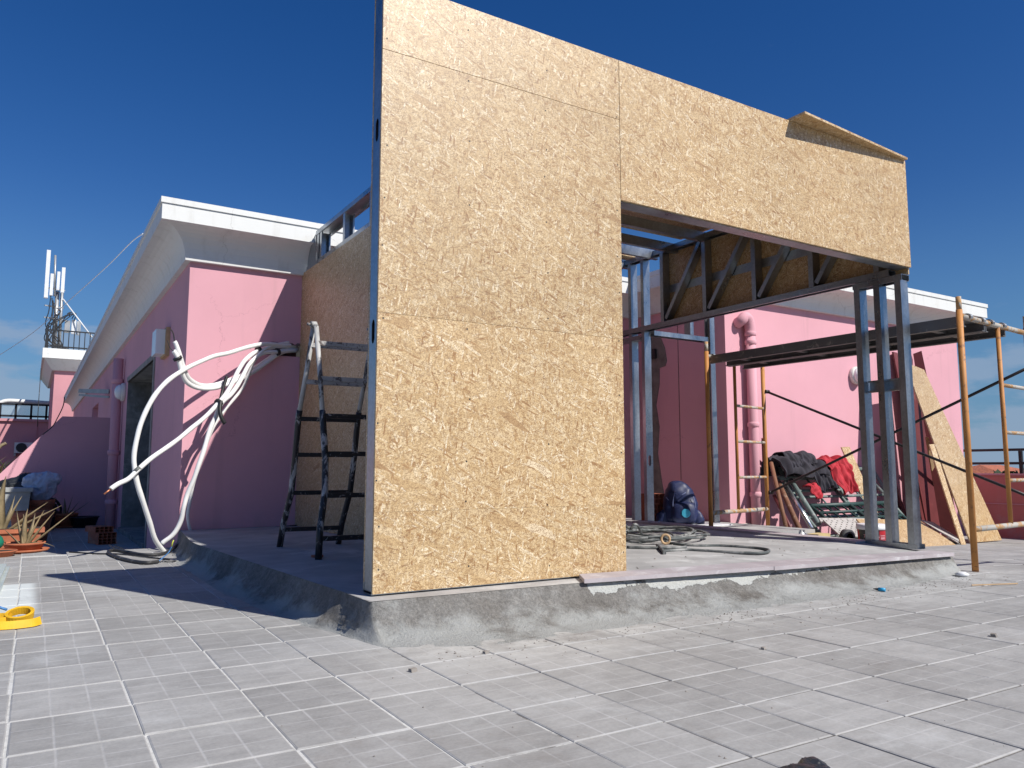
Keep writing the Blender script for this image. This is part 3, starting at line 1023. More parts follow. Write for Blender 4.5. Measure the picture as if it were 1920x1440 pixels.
sill([(2.32, 3.085, 0.176), (3.62, 3.035, 0.158), (3.64, 3.235, 0.160), (2.40, 3.235, 0.178)], 0.020, slab)
sill([(3.626, 3.035, 0.157), (5.44, 3.020, 0.133), (5.46, 3.19, 0.134), (3.646, 3.235, 0.159)], 0.022, slab)
sill([(5.28, 3.66, 0.168), (5.46, 3.66, 0.168), (5.46, 4.60, 0.172), (5.28, 4.60, 0.172)], 0.026, slab)
sill([(5.28, 4.606, 0.172), (5.46, 4.606, 0.172), (5.46, 6.2, 0.176), (5.28, 6.2, 0.176)], 0.026, slab)

# ================================================================== PINK PENTHOUSE
XC, YF = 1.178, 7.65              # left corner of the house
ZL = 2.64
house = thing('pink_house', 'pink rendered penthouse with white overhanging eaves behind the new wood-clad room', 'house', (2.5, 9, 0))


def wall_with_holes(mb, u0, u1, v0, v1, holes, fn, mi=0):
    """flat wall in (u, v) cut by rectangles; fn maps to 3D"""
    us = sorted({u0, u1, *[h[0] for h in holes], *[h[1] for h in holes]})
    vv = sorted({v0, v1, *[h[2] for h in holes], *[h[3] for h in holes]})
    for a, b_ in zip(us[:-1], us[1:]):
        for c_, d_ in zip(vv[:-1], vv[1:]):
            cu, cv_ = (a + b_) / 2, (c_ + d_) / 2
            if any(h[0] < cu < h[1] and h[2] < cv_ < h[3] for h in holes):
                continue
            mb.add([fn(a, c_), fn(b_, c_), fn(b_, d_), fn(a, d_)], [(0, 1, 2, 3)], mi)


w = MB()
DOORA = (9.86, 12.74, ZLOW, 1.985)
DOORB = (13.72, 14.36, ZLOW, 1.985)
WINC = (18.6, 20.5, 0.95, 2.1)
YEND = 30.2
wall_with_holes(w, YF, YEND, -0.6, ZL, [DOORA, DOORB, WINC], lambda u_, v_: (XC, u_, v_))
for k in range(len(w.f)):
    w.f[k] = w.f[k][::-1]
HOLE = (1.905, 2.24, 1.815, 1.930)
wall_with_holes(w, XC, 6.6, -0.6, ZL, [HOLE], lambda u_, v_: (u_, YF, v_))
w.build('wall', M['pink'], house)
w = MB()
w.add([(6.6, YF, -0.5), (6.6, 6.1, -0.5), (6.6, 6.1, 2.64), (6.6, YF, 2.64)], [(0, 1, 2, 3)])
w.add([(6.6, 6.1, -0.5), (11.38, 6.1, -0.5), (11.38, 6.1, 2.64), (6.6, 6.1, 2.64)], [(0, 1, 2, 3)])
w.add([(11.38, 6.1, -0.5), (11.38, 12, -0.5), (11.38, 12, 2.64), (11.38, 6.1, 2.64)], [(0, 1, 2, 3)])
w.build('wall', M['pink'], house)
w = MB()
w.box(6.62, 6.085, zt(6.6), 6.80, 6.099, 0.10)
w.box(6.803, 6.085, zt(6.8), 6.98, 6.099, 0.10)
w.build('skirting_tile', M['stone_pale'], house)
# chase broken into the wall where the pipes come out
ch = MB()
x0, x1, z0, z1 = HOLE
prev = None
for k in range(13):
    x = x0 + (x1 - x0) * k / 12
    zt_, zb_ = z1 + rng.uniform(-0.002, 0.020), z0 - rng.uniform(-0.002, 0.015)
    cur = (x, zb_, zt_)
    if prev:
        a, b_, c_ = prev
        ch.add([(a, YF - 0.003, c_), (x, YF - 0.003, zt_), (x, YF + 0.14, zt_), (a, YF + 0.14, c_)], [(0, 1, 2, 3)])
        ch.add([(a, YF - 0.003, b_), (x, YF - 0.003, zb_), (x, YF + 0.14, zb_), (a, YF + 0.14, b_)], [(3, 2, 1, 0)])
        ch.add([(a, YF + 0.14, b_), (x, YF + 0.14, zb_), (x, YF + 0.14, zt_), (a, YF + 0.14, c_)], [(0, 1, 2, 3)])
        ch.add([(a, YF - 0.003, z1 - 0.004), (x, YF - 0.003, z1 - 0.004), (x, YF - 0.003, zt_ + 0.004), (a, YF - 0.003, c_ + 0.004)], [(0, 1, 2, 3)])
    prev = cur
ch.add([(x0, YF, z0), (x0, YF + 0.14, z0), (x0, YF + 0.14, z1), (x0, YF, z1)], [(0, 1, 2, 3)])
ch.build('wall_chase', M['hole'], house)


def eave(pts, zw, zfb, zft, ov, name='eave'):
    """cavetto eave swept along the wall foot line pts; pts are (x, y, dx, dy) with the outward direction of the corner"""
    prof = [(0.0, zw), (0.05, zw)]
    rr = ov - 0.05 - 0.025
    for k in range(1, 9):
        a = math.pi / 2 * k / 8
        prof.append((0.05 + rr * (1 - math.cos(a)), zw + (zfb - zw) * math.sin(a)))
    prof += [(ov, zfb), (ov, zft - 0.055), (ov + 0.012, zft - 0.052), (ov + 0.012, zft), (-0.6, zft + 0.02)]
    mb = MB()
    n_ = len(prof)
    vs_ = []
    for (x, y, dx, dy, dz) in pts:
        for (d_, z_) in prof:
            vs_.append((x + dx * d_, y + dy * d_, z_ + dz * clamp((z_ - zw) / (zfb - zw))))
    for i in range(len(pts) - 1):
        for k in range(n_ - 1):
            mb.add([vs_[i * n_ + k], vs_[(i + 1) * n_ + k], vs_[(i + 1) * n_ + k + 1], vs_[i * n_ + k + 1]], [(0, 1, 2, 3)], 0, 2 <= k <= 9)
    for i in (0, len(pts) - 1):
        mb.add(vs_[i * n_:(i + 1) * n_], [tuple(range(n_)) if i else tuple(range(n_))[::-1]])
    return mb.build(name, M['white'], house)


eave([(XC, YEND + 0.2, -1, 0, .05), (XC, YF, -1, -1, .05), (6.6, YF, -1, -1, .01), (6.6, 6.1, -1, -1, 0), (11.38, 6.1, 1, -1, 0), (11.38, 12, 1, 0, 0)], 2.64, 2.875, 3.075, 0.30)
rf = MB()
rf.box(XC + 0.3, YF + 0.3, 3.0, 11.1, YEND, 3.08)
rf.box(6.9, 6.4, 3.0, 11.1, YF + 0.299, 3.08)
rf.build('roof', M['white'], house)
# low tiled roof behind the eave
tr = MB()
for c_ in range(17):
    x = 2.56 + 0.21 * c_
    for r_ in range(7):
        y = 8.5 + 0.25 * r_
        z = 3.08 + 0.075 * r_
        vs = []
        for yy, zz, rad in ((y, z + 0.022, 0.12), (y + 0.30, z + 0.075, 0.10)):
            for k in range(6):
                a = math.pi * k / 5
                vs.append((x + rad * math.cos(a), yy, zz + rad * 0.75 * math.sin(a)))
        tr.add(vs, [(k, k + 1, 7 + k, 6 + k) for k in range(5)], 0, True)
        tr.add(vs[:6], [(0, 1, 2, 3, 4, 5)])
tr.add([(2.48, 8.5, 3.085), (6.0, 8.5, 3.085), (6.0, 10.2, 3.60), (2.48, 10.2, 3.60)], [(0, 1, 2, 3)])
o = tr.build('roof_tiles', M['roof_tile'], house)
o['kind'] = 'stuff'

# doors in the shaded side wall
dr = MB()
y0, y1, z0, z1 = DOORA
xi = XC + 0.33
dr.add([(XC, y1, z0), (xi, y1, z0), (xi, y1, z1), (XC, y1, z1)], [(0, 1, 2, 3)])
dr.add([(XC, y0, z0), (xi, y0, z0), (xi, y0, z1), (XC, y0, z1)], [(3, 2, 1, 0)])
dr.add([(XC, y0, z1), (xi, y0, z1), (xi, y1, z1), (XC, y1, z1)], [(0, 1, 2, 3)])
dr.box(XC - 0.03, y0, z0 - 0.02, xi + 0.1, y1, z0 + 0.06)
door = dr.build('door', M['jamb'], house)
df = MB()
df.box(XC - 0.014, y0 - 0.09, z1, XC + 0.02, y1 + 0.02, z1 + 0.065)
df.box(XC - 0.014, y0 - 0.09, z0, XC + 0.02, y0 - 0.002, z1 - 0.001)
df.build('door_trim', M['concrete'], door)
for k in range(4):
    ya = y0 + 0.01 + k * (y1 - y0 - 0.65) / 4
    yb = ya + (y1 - y0 - 0.65) / 4 - 0.025
    sh = MB()
    sh.box(xi - 0.06, ya, z0 + 0.08, xi, yb, z1 - 0.02)
    for q in range(22):
        zz = z0 + 0.15 + q * 0.09
        sh.obox((xi - 0.07, ya + 0.06, zz), (0.014, 0, 0.04), (0, yb - ya - 0.12, 0), (0.005, 0, 0.015))
    sh.build('shutter', M['shutter'], door)
dr = MB()
y0, y1, z0, z1 = DOORB
dr.add([(XC, y1, z0), (xi, y1, z0), (xi, y1, z1), (XC, y1, z1)], [(0, 1, 2, 3)])
dr.add([(XC, y0, z0), (xi, y0, z0), (xi, y0, z1), (XC, y0, z1)], [(3, 2, 1, 0)])
dr.add([(XC, y0, z1), (xi, y0, z1), (xi, y1, z1), (XC, y1, z1)], [(0, 1, 2, 3)])
dr.add([(xi, y0, z0), (xi, y1, z0), (xi, y1, z1), (xi, y0, z1)], [(0, 1, 2, 3)])
dr.build('door', M['jamb'], house)
wn = MB()
y0, y1, z0, z1 = WINC
wn.add([(xi, y0, z0), (xi, y1, z0), (xi, y1, z1), (xi, y0, z1)], [(0, 1, 2, 3)])
wn.add([(XC, y1, z0), (xi, y1, z0), (xi, y1, z1), (XC, y1, z1)], [(0, 1, 2, 3)])
wn.add([(XC, y0, z1), (xi, y0, z1), (xi, y1, z1), (XC, y1, z1)], [(0, 1, 2, 3)])
wn.build('window', M['pink'], house)
# downpipes
dp = MB()
DPY, DPX = 6.1 - 0.075, 6.93
dp.tube(cr([(DPX - 0.13, 6.10, 2.36), (DPX - 0.13, DPY + 0.01, 2.385), (DPX - 0.085, DPY, 2.425), (DPX - 0.03, DPY, 2.40), (DPX, DPY, 2.31), (DPX, DPY, 2.22)], 6), 0.062, 16)
dp.tube([(DPX, DPY, 2.23), (DPX, DPY, 1.0), (DPX, DPY, zt(DPX) + 0.0)], 0.055, 16)
for zz in (2.24, 2.14, 2.04, 1.94, 1.20, 0.42):
    dp.lathe([(0.056, -0.03), (0.066, -0.02), (0.066, 0.02), (0.056, 0.03)], (DPX, DPY, zz), 16)
dp.build('downpipe', M['pink'], house)
dp = MB()
dp.tube([(XC - 0.09, 13.35, 2.4), (XC - 0.09, 13.35, ZLOW)], 0.07, 12)
for zz in (2.05, 0.95, 0.2):
    dp.lathe([(0.071, -0.04), (0.087, -0.03), (0.087, 0.03), (0.071, 0.04)], (XC - 0.09, 13.35, zz), 12)
dp.build('downpipe', M['pink'], house)
# bare plaster patch on the shaded return wall
pp = MB()
pts = [U(a, b_, x=6.592) for a, b_ in ((1220, 628), (1238, 632), (1246, 652), (1250, 676), (1247, 686), (1236, 690), (1236, 720), (1230, 760), (1236, 800), (1233, 850), (1240, 900), (1246, 935), (1220, 940))]
pp.slab(pts, (0.007, 0, 0))
pp.build('plaster_patch', M['plaster'], house)
hb = MB()
p = U(1226, 664, x=6.59)
hb.box(6.56, p.y - 0.05, p.z - 0.06, 6.59, p.y + 0.05, p.z + 0.06)
hb.build('junction_box', M['black_rubber'], house)
ln = MB()
p, q = U(1270, 600, x=6.598), U(1272, 900, x=6.598)
ln.box(6.5965, p.y - 0.004, q.z, 6.599, p.y + 0.004, p.z)
ln.build('chased_line', M['hole'], house)
gd = MB()
p, q = U(1184, 700, y=7.64), U(1199, 984, y=7.64)
gd.box(p.x, 7.636, 0.12, q.x + 0.02, 7.648, p.z)
gd.build('grey_plaster', M['concrete'], house)
# metal arm sticking out under the eave
am = MB()
am.bar(L(0.922, 12.4, 1.80), L(0.582, 13.2, 1.86), 0.06, 0.075)
am.bar(L(0.922, 12.4, 1.72), L(0.582, 13.2, 1.80), 0.04, 0.04)
am.build('awning_arm', M['grey_metal'], house)

# wall lamps
def wall_lamp(c, nrm, r, label, group='round bulkhead wall lamps'):
    t_ = thing('wall_lamp', label, 'lamp', c, group)
    ax = 'x' if abs(nrm[0]) > 0.5 else 'y'
    s_ = nrm[0] if ax == 'x' else nrm[1]
    b_ = MB()
    b_.lathe([(r * 0.95, 0.0), (r, s_ * 0.015), (r, s_ * 0.05), (r * 0.86, s_ * 0.06)], c, 24, ax)
    b_.build('base', M['lamp_body'], t_)
    b_ = MB()
    b_.lathe([(r * 0.84, s_ * 0.055), (r * 0.80, s_ * 0.09), (r * 0.6, s_ * 0.125), (r * 0.3, s_ * 0.142), (0.001, s_ * 0.147)], c, 24, ax)
    b_.build('globe', M['lamp_globe'], t_)
    return t_


wall_lamp((8.93, 6.1, 1.89), (0, -1), 0.115, 'round white bulkhead lamp on the sunlit pink wall')
wall_lamp((XC, 13.1, 1.86), (-1, 0), 0.14, 'round white lamp beside the downpipe on the shaded side wall')
t_ = thing('wall_lamp', 'rectangular wall lamp near the house corner behind the white pipe ends', 'lamp', (XC, 8.88, 2.0))
b_ = MB(); b_.box(XC - 0.04, 8.70, 1.88, XC - 0.001, 9.08, 2.18); b_.build('base', M['timber'], t_)
b_ = MB(); b_.box(XC - 0.13, 8.75, 1.90, XC - 0.041, 9.05, 2.16); b_.build('globe', M['lamp_globe'], t_)

# ================================================================== NEW ROOM: light steel frame clad in osb
ext = thing('steel_frame_room', 'new rooftop room of galvanised steel studs clad with wood-flake boards', 'room', (3.4, 4.6, 0.15))


def channel(p, q, wd, fd, web=0.09, fl=0.045, lip=0.014, t=0.003, holes=(), mat='steel', name='stud'):
    """C section: web plane spanned by pq and wd, flanges along fd"""
    p, q, wd, fd = Vector(p), Vector(q), Vector(wd).normalized(), Vector(fd).normalized()
    L = (q - p).length
    d = (q - p).normalized()
    b_ = MB()
    if name == 'track':
        web += 0.008                # the studs stand inside the track
    spans = []
    for h in sorted(holes):
        spans.append((h - 0.055, h + 0.055))
    pos = 0.0
    for a, c_ in spans:
        b_.obox(p + d * pos + wd * (-web / 2), d * (a - pos), wd * web, fd * t)
        for s_ in (-1, 1):
            o_ = p + d * a + wd * (0.018 if s_ > 0 else -web / 2)
            b_.obox(o_, d * (c_ - a), wd * (web / 2 - 0.018), fd * t)
        # rounded ends of the slot
        for e_, sg in ((a, 1), (c_, -1)):
            for s_ in (-1, 1):
                o_ = p + d * e_ + wd * (0.018 * s_)
                b_.slab([o_, o_ + d * (0.018 * sg), o_ - wd * (0.011 * s_)], fd * t)
        pos = c_
    b_.obox(p + d * pos + wd * (-web / 2), d * (L - pos), wd * web, fd * t)
    for s_ in (-1, 1):
        o_ = p + wd * (s_ * (web / 2 - t) if s_ > 0 else -web / 2) + fd * t
        b_.obox(o_, d * L, wd * t, fd * (fl - t))
        o2 = p + wd * (web / 2 - lip if s_ > 0 else -web / 2 + t) + fd * (fl - t)
        b_.obox(o2, d * L, wd * (lip - t), fd * t)
    return b_.build(name, M[mat], ext)


YO = 3.25                         # outer face of the front boards


def board(x0, y0, z0, x1, y1, z1, name='osb_panel', parent=ext):
    b_ = MB()
    b_.box(x0, y0, z0, x1, y1, z1)
    return b_.build(name, M['osb'], parent)


XL, XR = 1.298, 5.508
ZT = 3.02
board(XL, YO, 0.166, 2.722, YO + 0.015, 0.5180)
board(XL, YO + 0.0003, 0.5187, 2.722, YO + 0.0152, 1.4118)
board(XL, YO, 1.4132, 2.722, YO + 0.0152, 2.665)
board(XL, YO, 2.668, 2.722, YO + 0.015, ZT)
board(2.7255, YO - 0.0006, 2.20, 5.20, YO + 0.015, ZT)
board(5.2015, YO, 2.20, XR, YO + 0.015, ZT)
scw = MB()
for x in (XL + 0.022, 1.76, 2.22, 2.700, 2.748, 3.35, 3.95, 4.55, 5.16, 5.24, 5.485):
    zz = (0.24 if x < 2.72 else 2.25)
    while zz < ZT - 0.02:
        if rng.uniform() < 0.85:
            q = Vector((x + rng.normal(0, 0.006), YO - 0.0008, zz + rng.normal(0, 0.02)))
            scw.add([q + Vector((0.0045 * math.cos(a), 0, 0.0045 * math.sin(a))) for a in np.linspace(0, 5.24, 6)] + [q + Vector((0, 0.001, 0))], [(k, (k + 1) % 6, 6) for k in range(6)])
        zz += rng.uniform(0.20, 0.32)
o = scw.build('screw_heads', M['black_metal'], ext)
o['kind'] = 'stuff'
# inner board of the wing
board(XL + 0.004, YO + 0.109, 0.17, 2.232, YO + 0.124, 2.99)
yf = YO + 0.017
# wing studs (their webs face left)
for x, hs in ((XL + 0.004, (1.16, 2.12)), (1.76, (1.1,)), (2.22, (1.1,)), (2.67, (1.1,))):
    channel((x, yf + 0.045, 0.172), (x, yf + 0.045, 3.0), (0, 1, 0), (1, 0, 0), holes=hs)
channel((XL, yf + 0.045, 0.160), (2.72, yf + 0.045, 0.160), (0, 1, 0), (0, 0, 1), name='track')
channel((XL, yf + 0.045, 3.012), (XR, yf + 0.045, 3.012), (0, 1, 0), (0, 0, -1), name='track')
# header over the opening
channel((2.73, yf + 0.045, 2.196), (XR - 0.005, yf + 0.045, 2.196), (0, 1, 0), (0, 0, 1), name='header')
# left side wall (outer face looks left)
XS = 2.235
board(XS, 5.802, 0.16, XS + 0.015, 7.64, 2.662)
board(XS, YO + 0.126, 0.16, XS + 0.015, 5.799, 2.662)
board(XS, YO + 0.126, 2.665, XS + 0.015, 5.799, ZT - 0.01)
xw = XS + 0.017
for y in (5.86, 6.50, 7.15, 7.235):
    channel((xw + 0.045, y, 2.71), (xw + 0.045, y, 2.965), (1, 0, 0), (0, -1, 0), fl=0.05)
channel((xw + 0.045, 3.40, 2.672), (xw + 0.045, 7.55, 2.672), (1, 0, 0), (0, 0, 1), fl=0.038, name='track')
channel((xw + 0.065, 3.40, 3.008), (xw + 0.065, 7.27, 3.008), (1, 0, 0), (0, 0, -1), web=0.13, fl=0.042, name='track')  # web made wider than the studs to close off slits of sun
for y in (3.42, 4.1, 4.75, 5.4, 5.84, 6.5, 7.15):
    channel((xw + 0.045, y, 0.16), (xw + 0.045, y, 2.665), (1, 0, 0), (0, 1, 0), holes=(1.0,))
# bent closing sheet against the eave
cs = MB()
arc = [(7.28, 2.985), (7.33, 2.97), (7.41, 2.92), (7.47, 2.86), (7.515, 2.79), (7.535, 2.71)]
for (ya, za), (yb, zb) in zip(arc[:-1], arc[1:]):
    cs.hexa([(xw, ya, za), (xw + 0.09, ya, za), (xw + 0.09, yb, zb), (xw, yb, zb)],
            [(xw, ya, za + 0.003), (xw + 0.09, ya, za + 0.003), (xw + 0.09, yb, zb + 0.003), (xw, yb, zb + 0.003)])
cs.slab([(xw + 0.003, 7.28, 2.70)] + [(xw + 0.003, a, b_ - 0.002) for a, b_ in arc] + [(xw + 0.003, 7.535, 2.70)], (0.003, 0, 0))
cs.build('closing_sheet', M['steel'], ext)

# right side: truss over the opening, clad outside
XT = 5.445                        # middle of the truss
Z0t, Z1t = 2.152, 2.962
channel((XT, YO + 0.115, 2.195), (XT, 7.62, 2.195), (1, 0, 0), (0, 0, -1), fl=0.05, name='truss_chord')
channel((XT, YO + 0.115, 2.962), (XT, 7.62, 2.962), (1, 0, 0), (0, 0, -1), fl=0.05, name='truss_chord')
for y in (5.80, 5.215, 4.615, 4.02, 3.44):
    channel((XT, y, 2.198), (XT, y, 2.910), (1, 0, 0), (0, 1, 0), fl=0.045, name='truss_post')
for ya, yb in ((5.765, 5.27), (5.18, 4.67), (4.58, 4.075), (3.985, 3.50)):
    a = Vector((XT, ya, 2.21)); c_ = Vector((XT, yb, 2.90))
    dd = (c_ - a).normalized()
    nn = dd.cross(Vector((1, 0, 0))).normalized()
    channel(a, c_, (1, 0, 0), nn, web=0.078, fl=0.04, name='truss_diagonal')
st = MB()
st.box(XT + 0.047, 3.40, 2.50, XT + 0.0485, 5.84, 2.58)
st.build('strap', M['steel'], ext)
board(XT + 0.050, YO + 0.017, 2.15, XT + 0.063, 4.50, 3.0)
board(XT + 0.050, 4.503, 2.15, XT + 0.063, 5.85, 3.0)
# rear of the right side: full height studs up to the house
for y, hs in ((6.10, (0.62,)), (6.30, ()), (6.62, ())):
    channel((XT, y, 0.17), (XT, y, 2.14), (1, 0, 0), (0, 1, 0), holes=hs)
    channel((XT, y, 2.20), (XT, y, 2.905), (1, 0, 0), (0, 1, 0))
channel((XT, 6.16, 2.06), (XT, 6.60, 2.06), (1, 0, 0), (0, 0, 1), name='track')
# frame running right from the rear stud
channel((5.50, 6.10, 2.148), (6.36, 6.10, 2.148), (0, 1, 0), (0, 0, -1), fl=0.05, name='beam')
channel((6.37, 6.08, 0.12), (6.37, 6.08, 2.42), (0, 1, 0), (-1, 0, 0), web=0.085, fl=0.07, holes=(0.26, 1.52))
channel((6.02, 6.10, 2.152), (6.02, 6.10, 2.42), (0, 1, 0), (1, 0, 0), fl=0.05)
# three studs at the front right corner
for y, hs in ((3.275, (1.02, 2.03)), (3.445, (1.1,)), (3.61, ())):
    channel((XT, y, 0.140), (XT, y, 2.10), (1, 0, 0), (0, 1, 0), fl=0.050, holes=())
for y in (3.27, 3.44):
    pass
channel((XT, 3.255, 0.136), (XT, 3.665, 0.136), (1, 0, 0), (0, 0, 1), fl=0.035, name='track')
channel((XT, 3.262, 2.140), (XT, 3.665, 2.140), (1, 0, 0), (0, 0, -1), fl=0.045, name='track')
channel((XT + 0.02, 3.33, 1.33), (XT + 0.02, 3.60, 1.33), (0, 0, 1), (-1, 0, 0), web=0.09, fl=0.03, name='nogging')
# roof joists and roof boards
for y in (3.9, 4.55, 5.22, 5.66, 5.95, 6.40):
    channel((2.70, y, 2.930), (XT + 0.04, y, 2.930), (0, 0, 1), (0, 1, 0), web=0.09, fl=0.045, name='joist')
b_ = MB()
q_ = [(4.19, 3.128), (5.495, 3.222), (5.508, 4.44), (4.19, 4.44)]
b_.hexa([(x, y, ZT + 0.002) for x, y in q_], [(x, y, ZT + 0.017) for x, y in q_])
b_.build('roof_panel', M['osb'], ext)
board(4.19, 4.443, ZT + 0.002, XR, 5.64, ZT + 0.017, name='roof_panel')
board(2.262, YO + 0.02, ZT - 0.018, 4.187, 4.44, ZT - 0.003, name='roof_panel')  # this and the next reach the side wall to block slits of sun
board(2.262, 4.443, ZT - 0.018, 4.187, 5.64, ZT - 0.003, name='roof_panel')
for (a, c_) in ((2.735, 4.187), (4.19, XR)):  # rear boards added to keep the sun off the walls behind
    board(a, 6.34, ZT - 0.018, c_, 7.30, ZT - 0.003, name='roof_panel')
channel((2.69, YO + 0.11, 2.93), (2.69, 7.3, 2.93), (0, 0, 1), (-1, 0, 0), web=0.09, fl=0.045, name='joist')

# ================================================================== PARTITION WALL, TOWER, NEIGHBOUR on the left
pw = MB()
poly = [L(0.86, 11.25, -0.3), L(0.86, 11.25, 1.36), L(0.32, 11.25, 1.36), L(-0.29, 11.25, 0.65), L(-0.9, 11.25, 0.06), L(-0.9, 11.25, -0.3)]
pw.slab(poly, (0, 0.25, 0))
tag(pw.build('partition_wall', M['pink']), 'pink partition wall with a sloping top between the two terraces', 'wall')

def deeper(m_, k_):               # same bearing, k_ times the distance and size
    m_.v = [(v[0] * k_, v[1] * k_, CAM[2] + (v[2] - CAM[2]) * k_) for v in m_.v]
    return m_


KT = 31.5 / 22.0
tw = thing('roof_tower', 'pink stair tower with a white cornice behind the house eave', 'tower', (1.5, 23, 0))
b_ = MB()
b_.box(0.40, 22.0, -6, 4.0, 27.0, 3.10)
deeper(b_, KT).build('wall', M['pink2'], tw)
b_ = MB()
b_.hexa([(0.34, 21.95, 3.10), (4.2, 21.95, 3.10), (4.2, 27.1, 3.10), (0.34, 27.1, 3.10)], [(0.16, 21.7, 3.36), (4.3, 21.7, 3.36), (4.3, 27.3, 3.36), (0.16, 27.3, 3.36)])
b_.box(0.12, 21.66, 3.363, 4.3, 27.3, 3.60)
deeper(b_, KT).build('cornice', M['white'], tw)
rl = thing('roof_railing', 'black iron railing round the flat top of the stair tower', 'railing', (1.2, 22, 3.6))
b_ = MB()
for z in (3.66, 4.06):
    b_.bar((0.19, 21.75, z), (3.9, 21.75, z), 0.035, 0.03)
    b_.bar((0.19, 21.75, z), (0.19, 26.5, z), 0.035, 0.03)
deeper(b_, KT).build('rail', M['black_metal'], rl)
bal = MB(); bal.box(-0.01, -0.01, 3.60, 0.01, 0.01, 4.06)
first = deeper(bal, KT).build('baluster', M['black_metal'], rl)
first.location = Vector((0.19 * KT, 21.75 * KT, 0)) - rl.location
for k in range(1, 26):
    c_ = first.copy(); C.objects.link(c_)
    c_.location = Vector(((0.19 + k * 0.115) * KT, 21.75 * KT, 0)) - rl.location
b_ = MB(); b_.bar((0.19, 21.75, 3.60), (0.19, 21.75, 4.10), 0.05, 0.05, (0, 1, 0)); deeper(b_, KT).build('corner_post', M['black_metal'], rl)

ms = thing('antenna_mast', 'mobile phone mast with pale panel antennas on the stair tower roof', 'antenna', (0.38, 22.4, 3.6))
b_ = MB()
b_.tube([(0.36, 22.4, 3.6), (0.36, 22.4, 5.15)], 0.05, 10)
b_.tube([(0.30, 22.3, 5.0), (0.26, 22.3, 6.05)], 0.025, 8)
b_.tube([(0.47, 22.45, 3.6), (0.46, 22.45, 5.4)], 0.035, 8)
for z in (4.45, 4.75, 5.2):
    b_.bar((0.10, 22.3, z), (0.52, 22.45, z), 0.03, 0.03)
deeper(b_, KT).build('pole', M['grey_metal'], ms)
for (x, z0, z1, w_, dp_) in ((0.115, 4.93, 6.14, 0.085, 0.14), (0.22, 5.00, 5.55, 0.07, 0.1), (0.36, 5.15, 5.62, 0.065, 0.09), (0.46, 5.10, 5.74, 0.075, 0.09)):
    p_ = MB()
    p_.box(x - w_ / 2, 22.2, z0, x + w_ / 2, 22.2 + dp_, z1)
    deeper(p_, KT).build('panel_antenna', M['panel_antenna'], ms)
for (x, z0, z1, w_, c_) in ((0.62, 4.12, 4.42, 0.12, 'grey_metal'), (0.76, 4.10, 4.45, 0.10, 'panel_antenna'), (0.87, 4.08, 4.42, 0.09, 'steel_dull')):
    p_ = MB()
    p_.box(x - w_ / 2, 22.3, z0, x + w_ / 2, 22.45, z1)
    deeper(p_, KT).build('radio_unit', M[c_], ms)
b_ = MB()
for k in range(11):
    x = 0.22 + 0.045 * k * (0.6 if k < 7 else 1.2)
    b_.tube(cr([(x, 22.25, 5.0 - 0.06 * k), (x + rng.normal(0, 0.05), 22.22, 4.6), (0.33 + rng.normal(0, 0.07), 22.2, 4.2), (0.36 + rng.normal(0, 0.14), 22.2, 3.85), (0.3 + rng.uniform(-0.1, 0.5), 22.2, 3.64)], 5), 0.012, 5)
deeper(b_, KT).build('cable_bundle', M['black_rubber'], ms)
b_ = MB(); b_.tube([(0.49, 22.4, 4.97), (1.16, 21.9, 3.98)], 0.018, 6); deeper(b_, KT).build('stay', M['panel_antenna'], ms)

lc = MB()
lc.tube(cr([U(-20, 678, y=25), U(60, 625, y=21), U(128, 565, y=17.5), U(200, 500, y=14), U(245, 455, y=11), U(268, 438, y=9.8)], 6), 0.007, 5)
tag(lc.build('overhead_cable', M['panel_antenna']), 'thin pale cable hanging across the sky to the eave', 'cable')
lc = MB()
lc.tube(cr([U(121, 745, y=14.1), U(118, 762, y=14.2), U(108, 783, y=14.25), U(98, 800, y=14.3), U(80, 815, y=14.36)], 5), 0.008, 5)
tag(lc.build('drooping_wire', M['black_cable']), 'thin dark wire drooping from the eave over the partition wall', 'wire')
lc = MB()
lc.tube(cr([U(37, 898, y=14.36), U(24, 915, y=14.36), U(14, 935, y=14.36)], 5), 0.008, 5)
tag(lc.build('plant_wire', M['black_cable']), 'short dark wire hanging on the sunlit part of the partition wall', 'wire')
lc = MB()
lc.tube([U(77, 690, y=28), U(72, 760, y=28), U(70, 800, y=28)], 0.011, 5)
tag(lc.build('hanging_wire', M['black_cable']), 'thin dark wire hanging straight down left of the stair tower', 'wire')

KN = 37.7 / 17.0
nb = thing('neighbour_wall', 'dull pink wall of the next building beyond the partition wall', 'wall', (-1, 17.2, 0))
b_ = MB(); b_.box(-6, 17.0, -6, 0.34, 17.3, 1.57); deeper(b_, KN).build('wall', M['pink2'], nb)
b_ = MB(); b_.box(-6, 16.95, 1.573, 0.36, 17.35, 1.62); deeper(b_, KN).build('coping', M['pink2'], nb)
b_ = MB(); b_.box(0.05, 16.98, -6, 0.085, 17.0, 1.57); deeper(b_, KN).build('wall_rib', M['pink2'], nb)
gr = thing('glass_railing', 'dark framed glass balustrade on top of the neighbouring wall', 'railing', (-1, 17.15, 1.62))
b_ = MB()
for z in (1.68, 1.90):
    b_.bar((-6, 17.15, z), (0.32, 17.15, z), 0.04, 0.035)
deeper(b_, KN).build('rail', M['black_metal'], gr)
for k in range(9):
    p_ = MB(); x = 0.22 - 0.245 * k
    p_.box(x - 0.02, 17.13, 1.62, x + 0.02, 17.17, 1.90)
    deeper(p_, KN).build('post', M['black_metal'], gr)
    p_ = MB(); p_.box(x - 0.22, 17.145, 1.70, x - 0.025, 17.155, 1.88)
    deeper(p_, KN).build('glass_pane', M['rail_glass'], gr)
wp = MB()
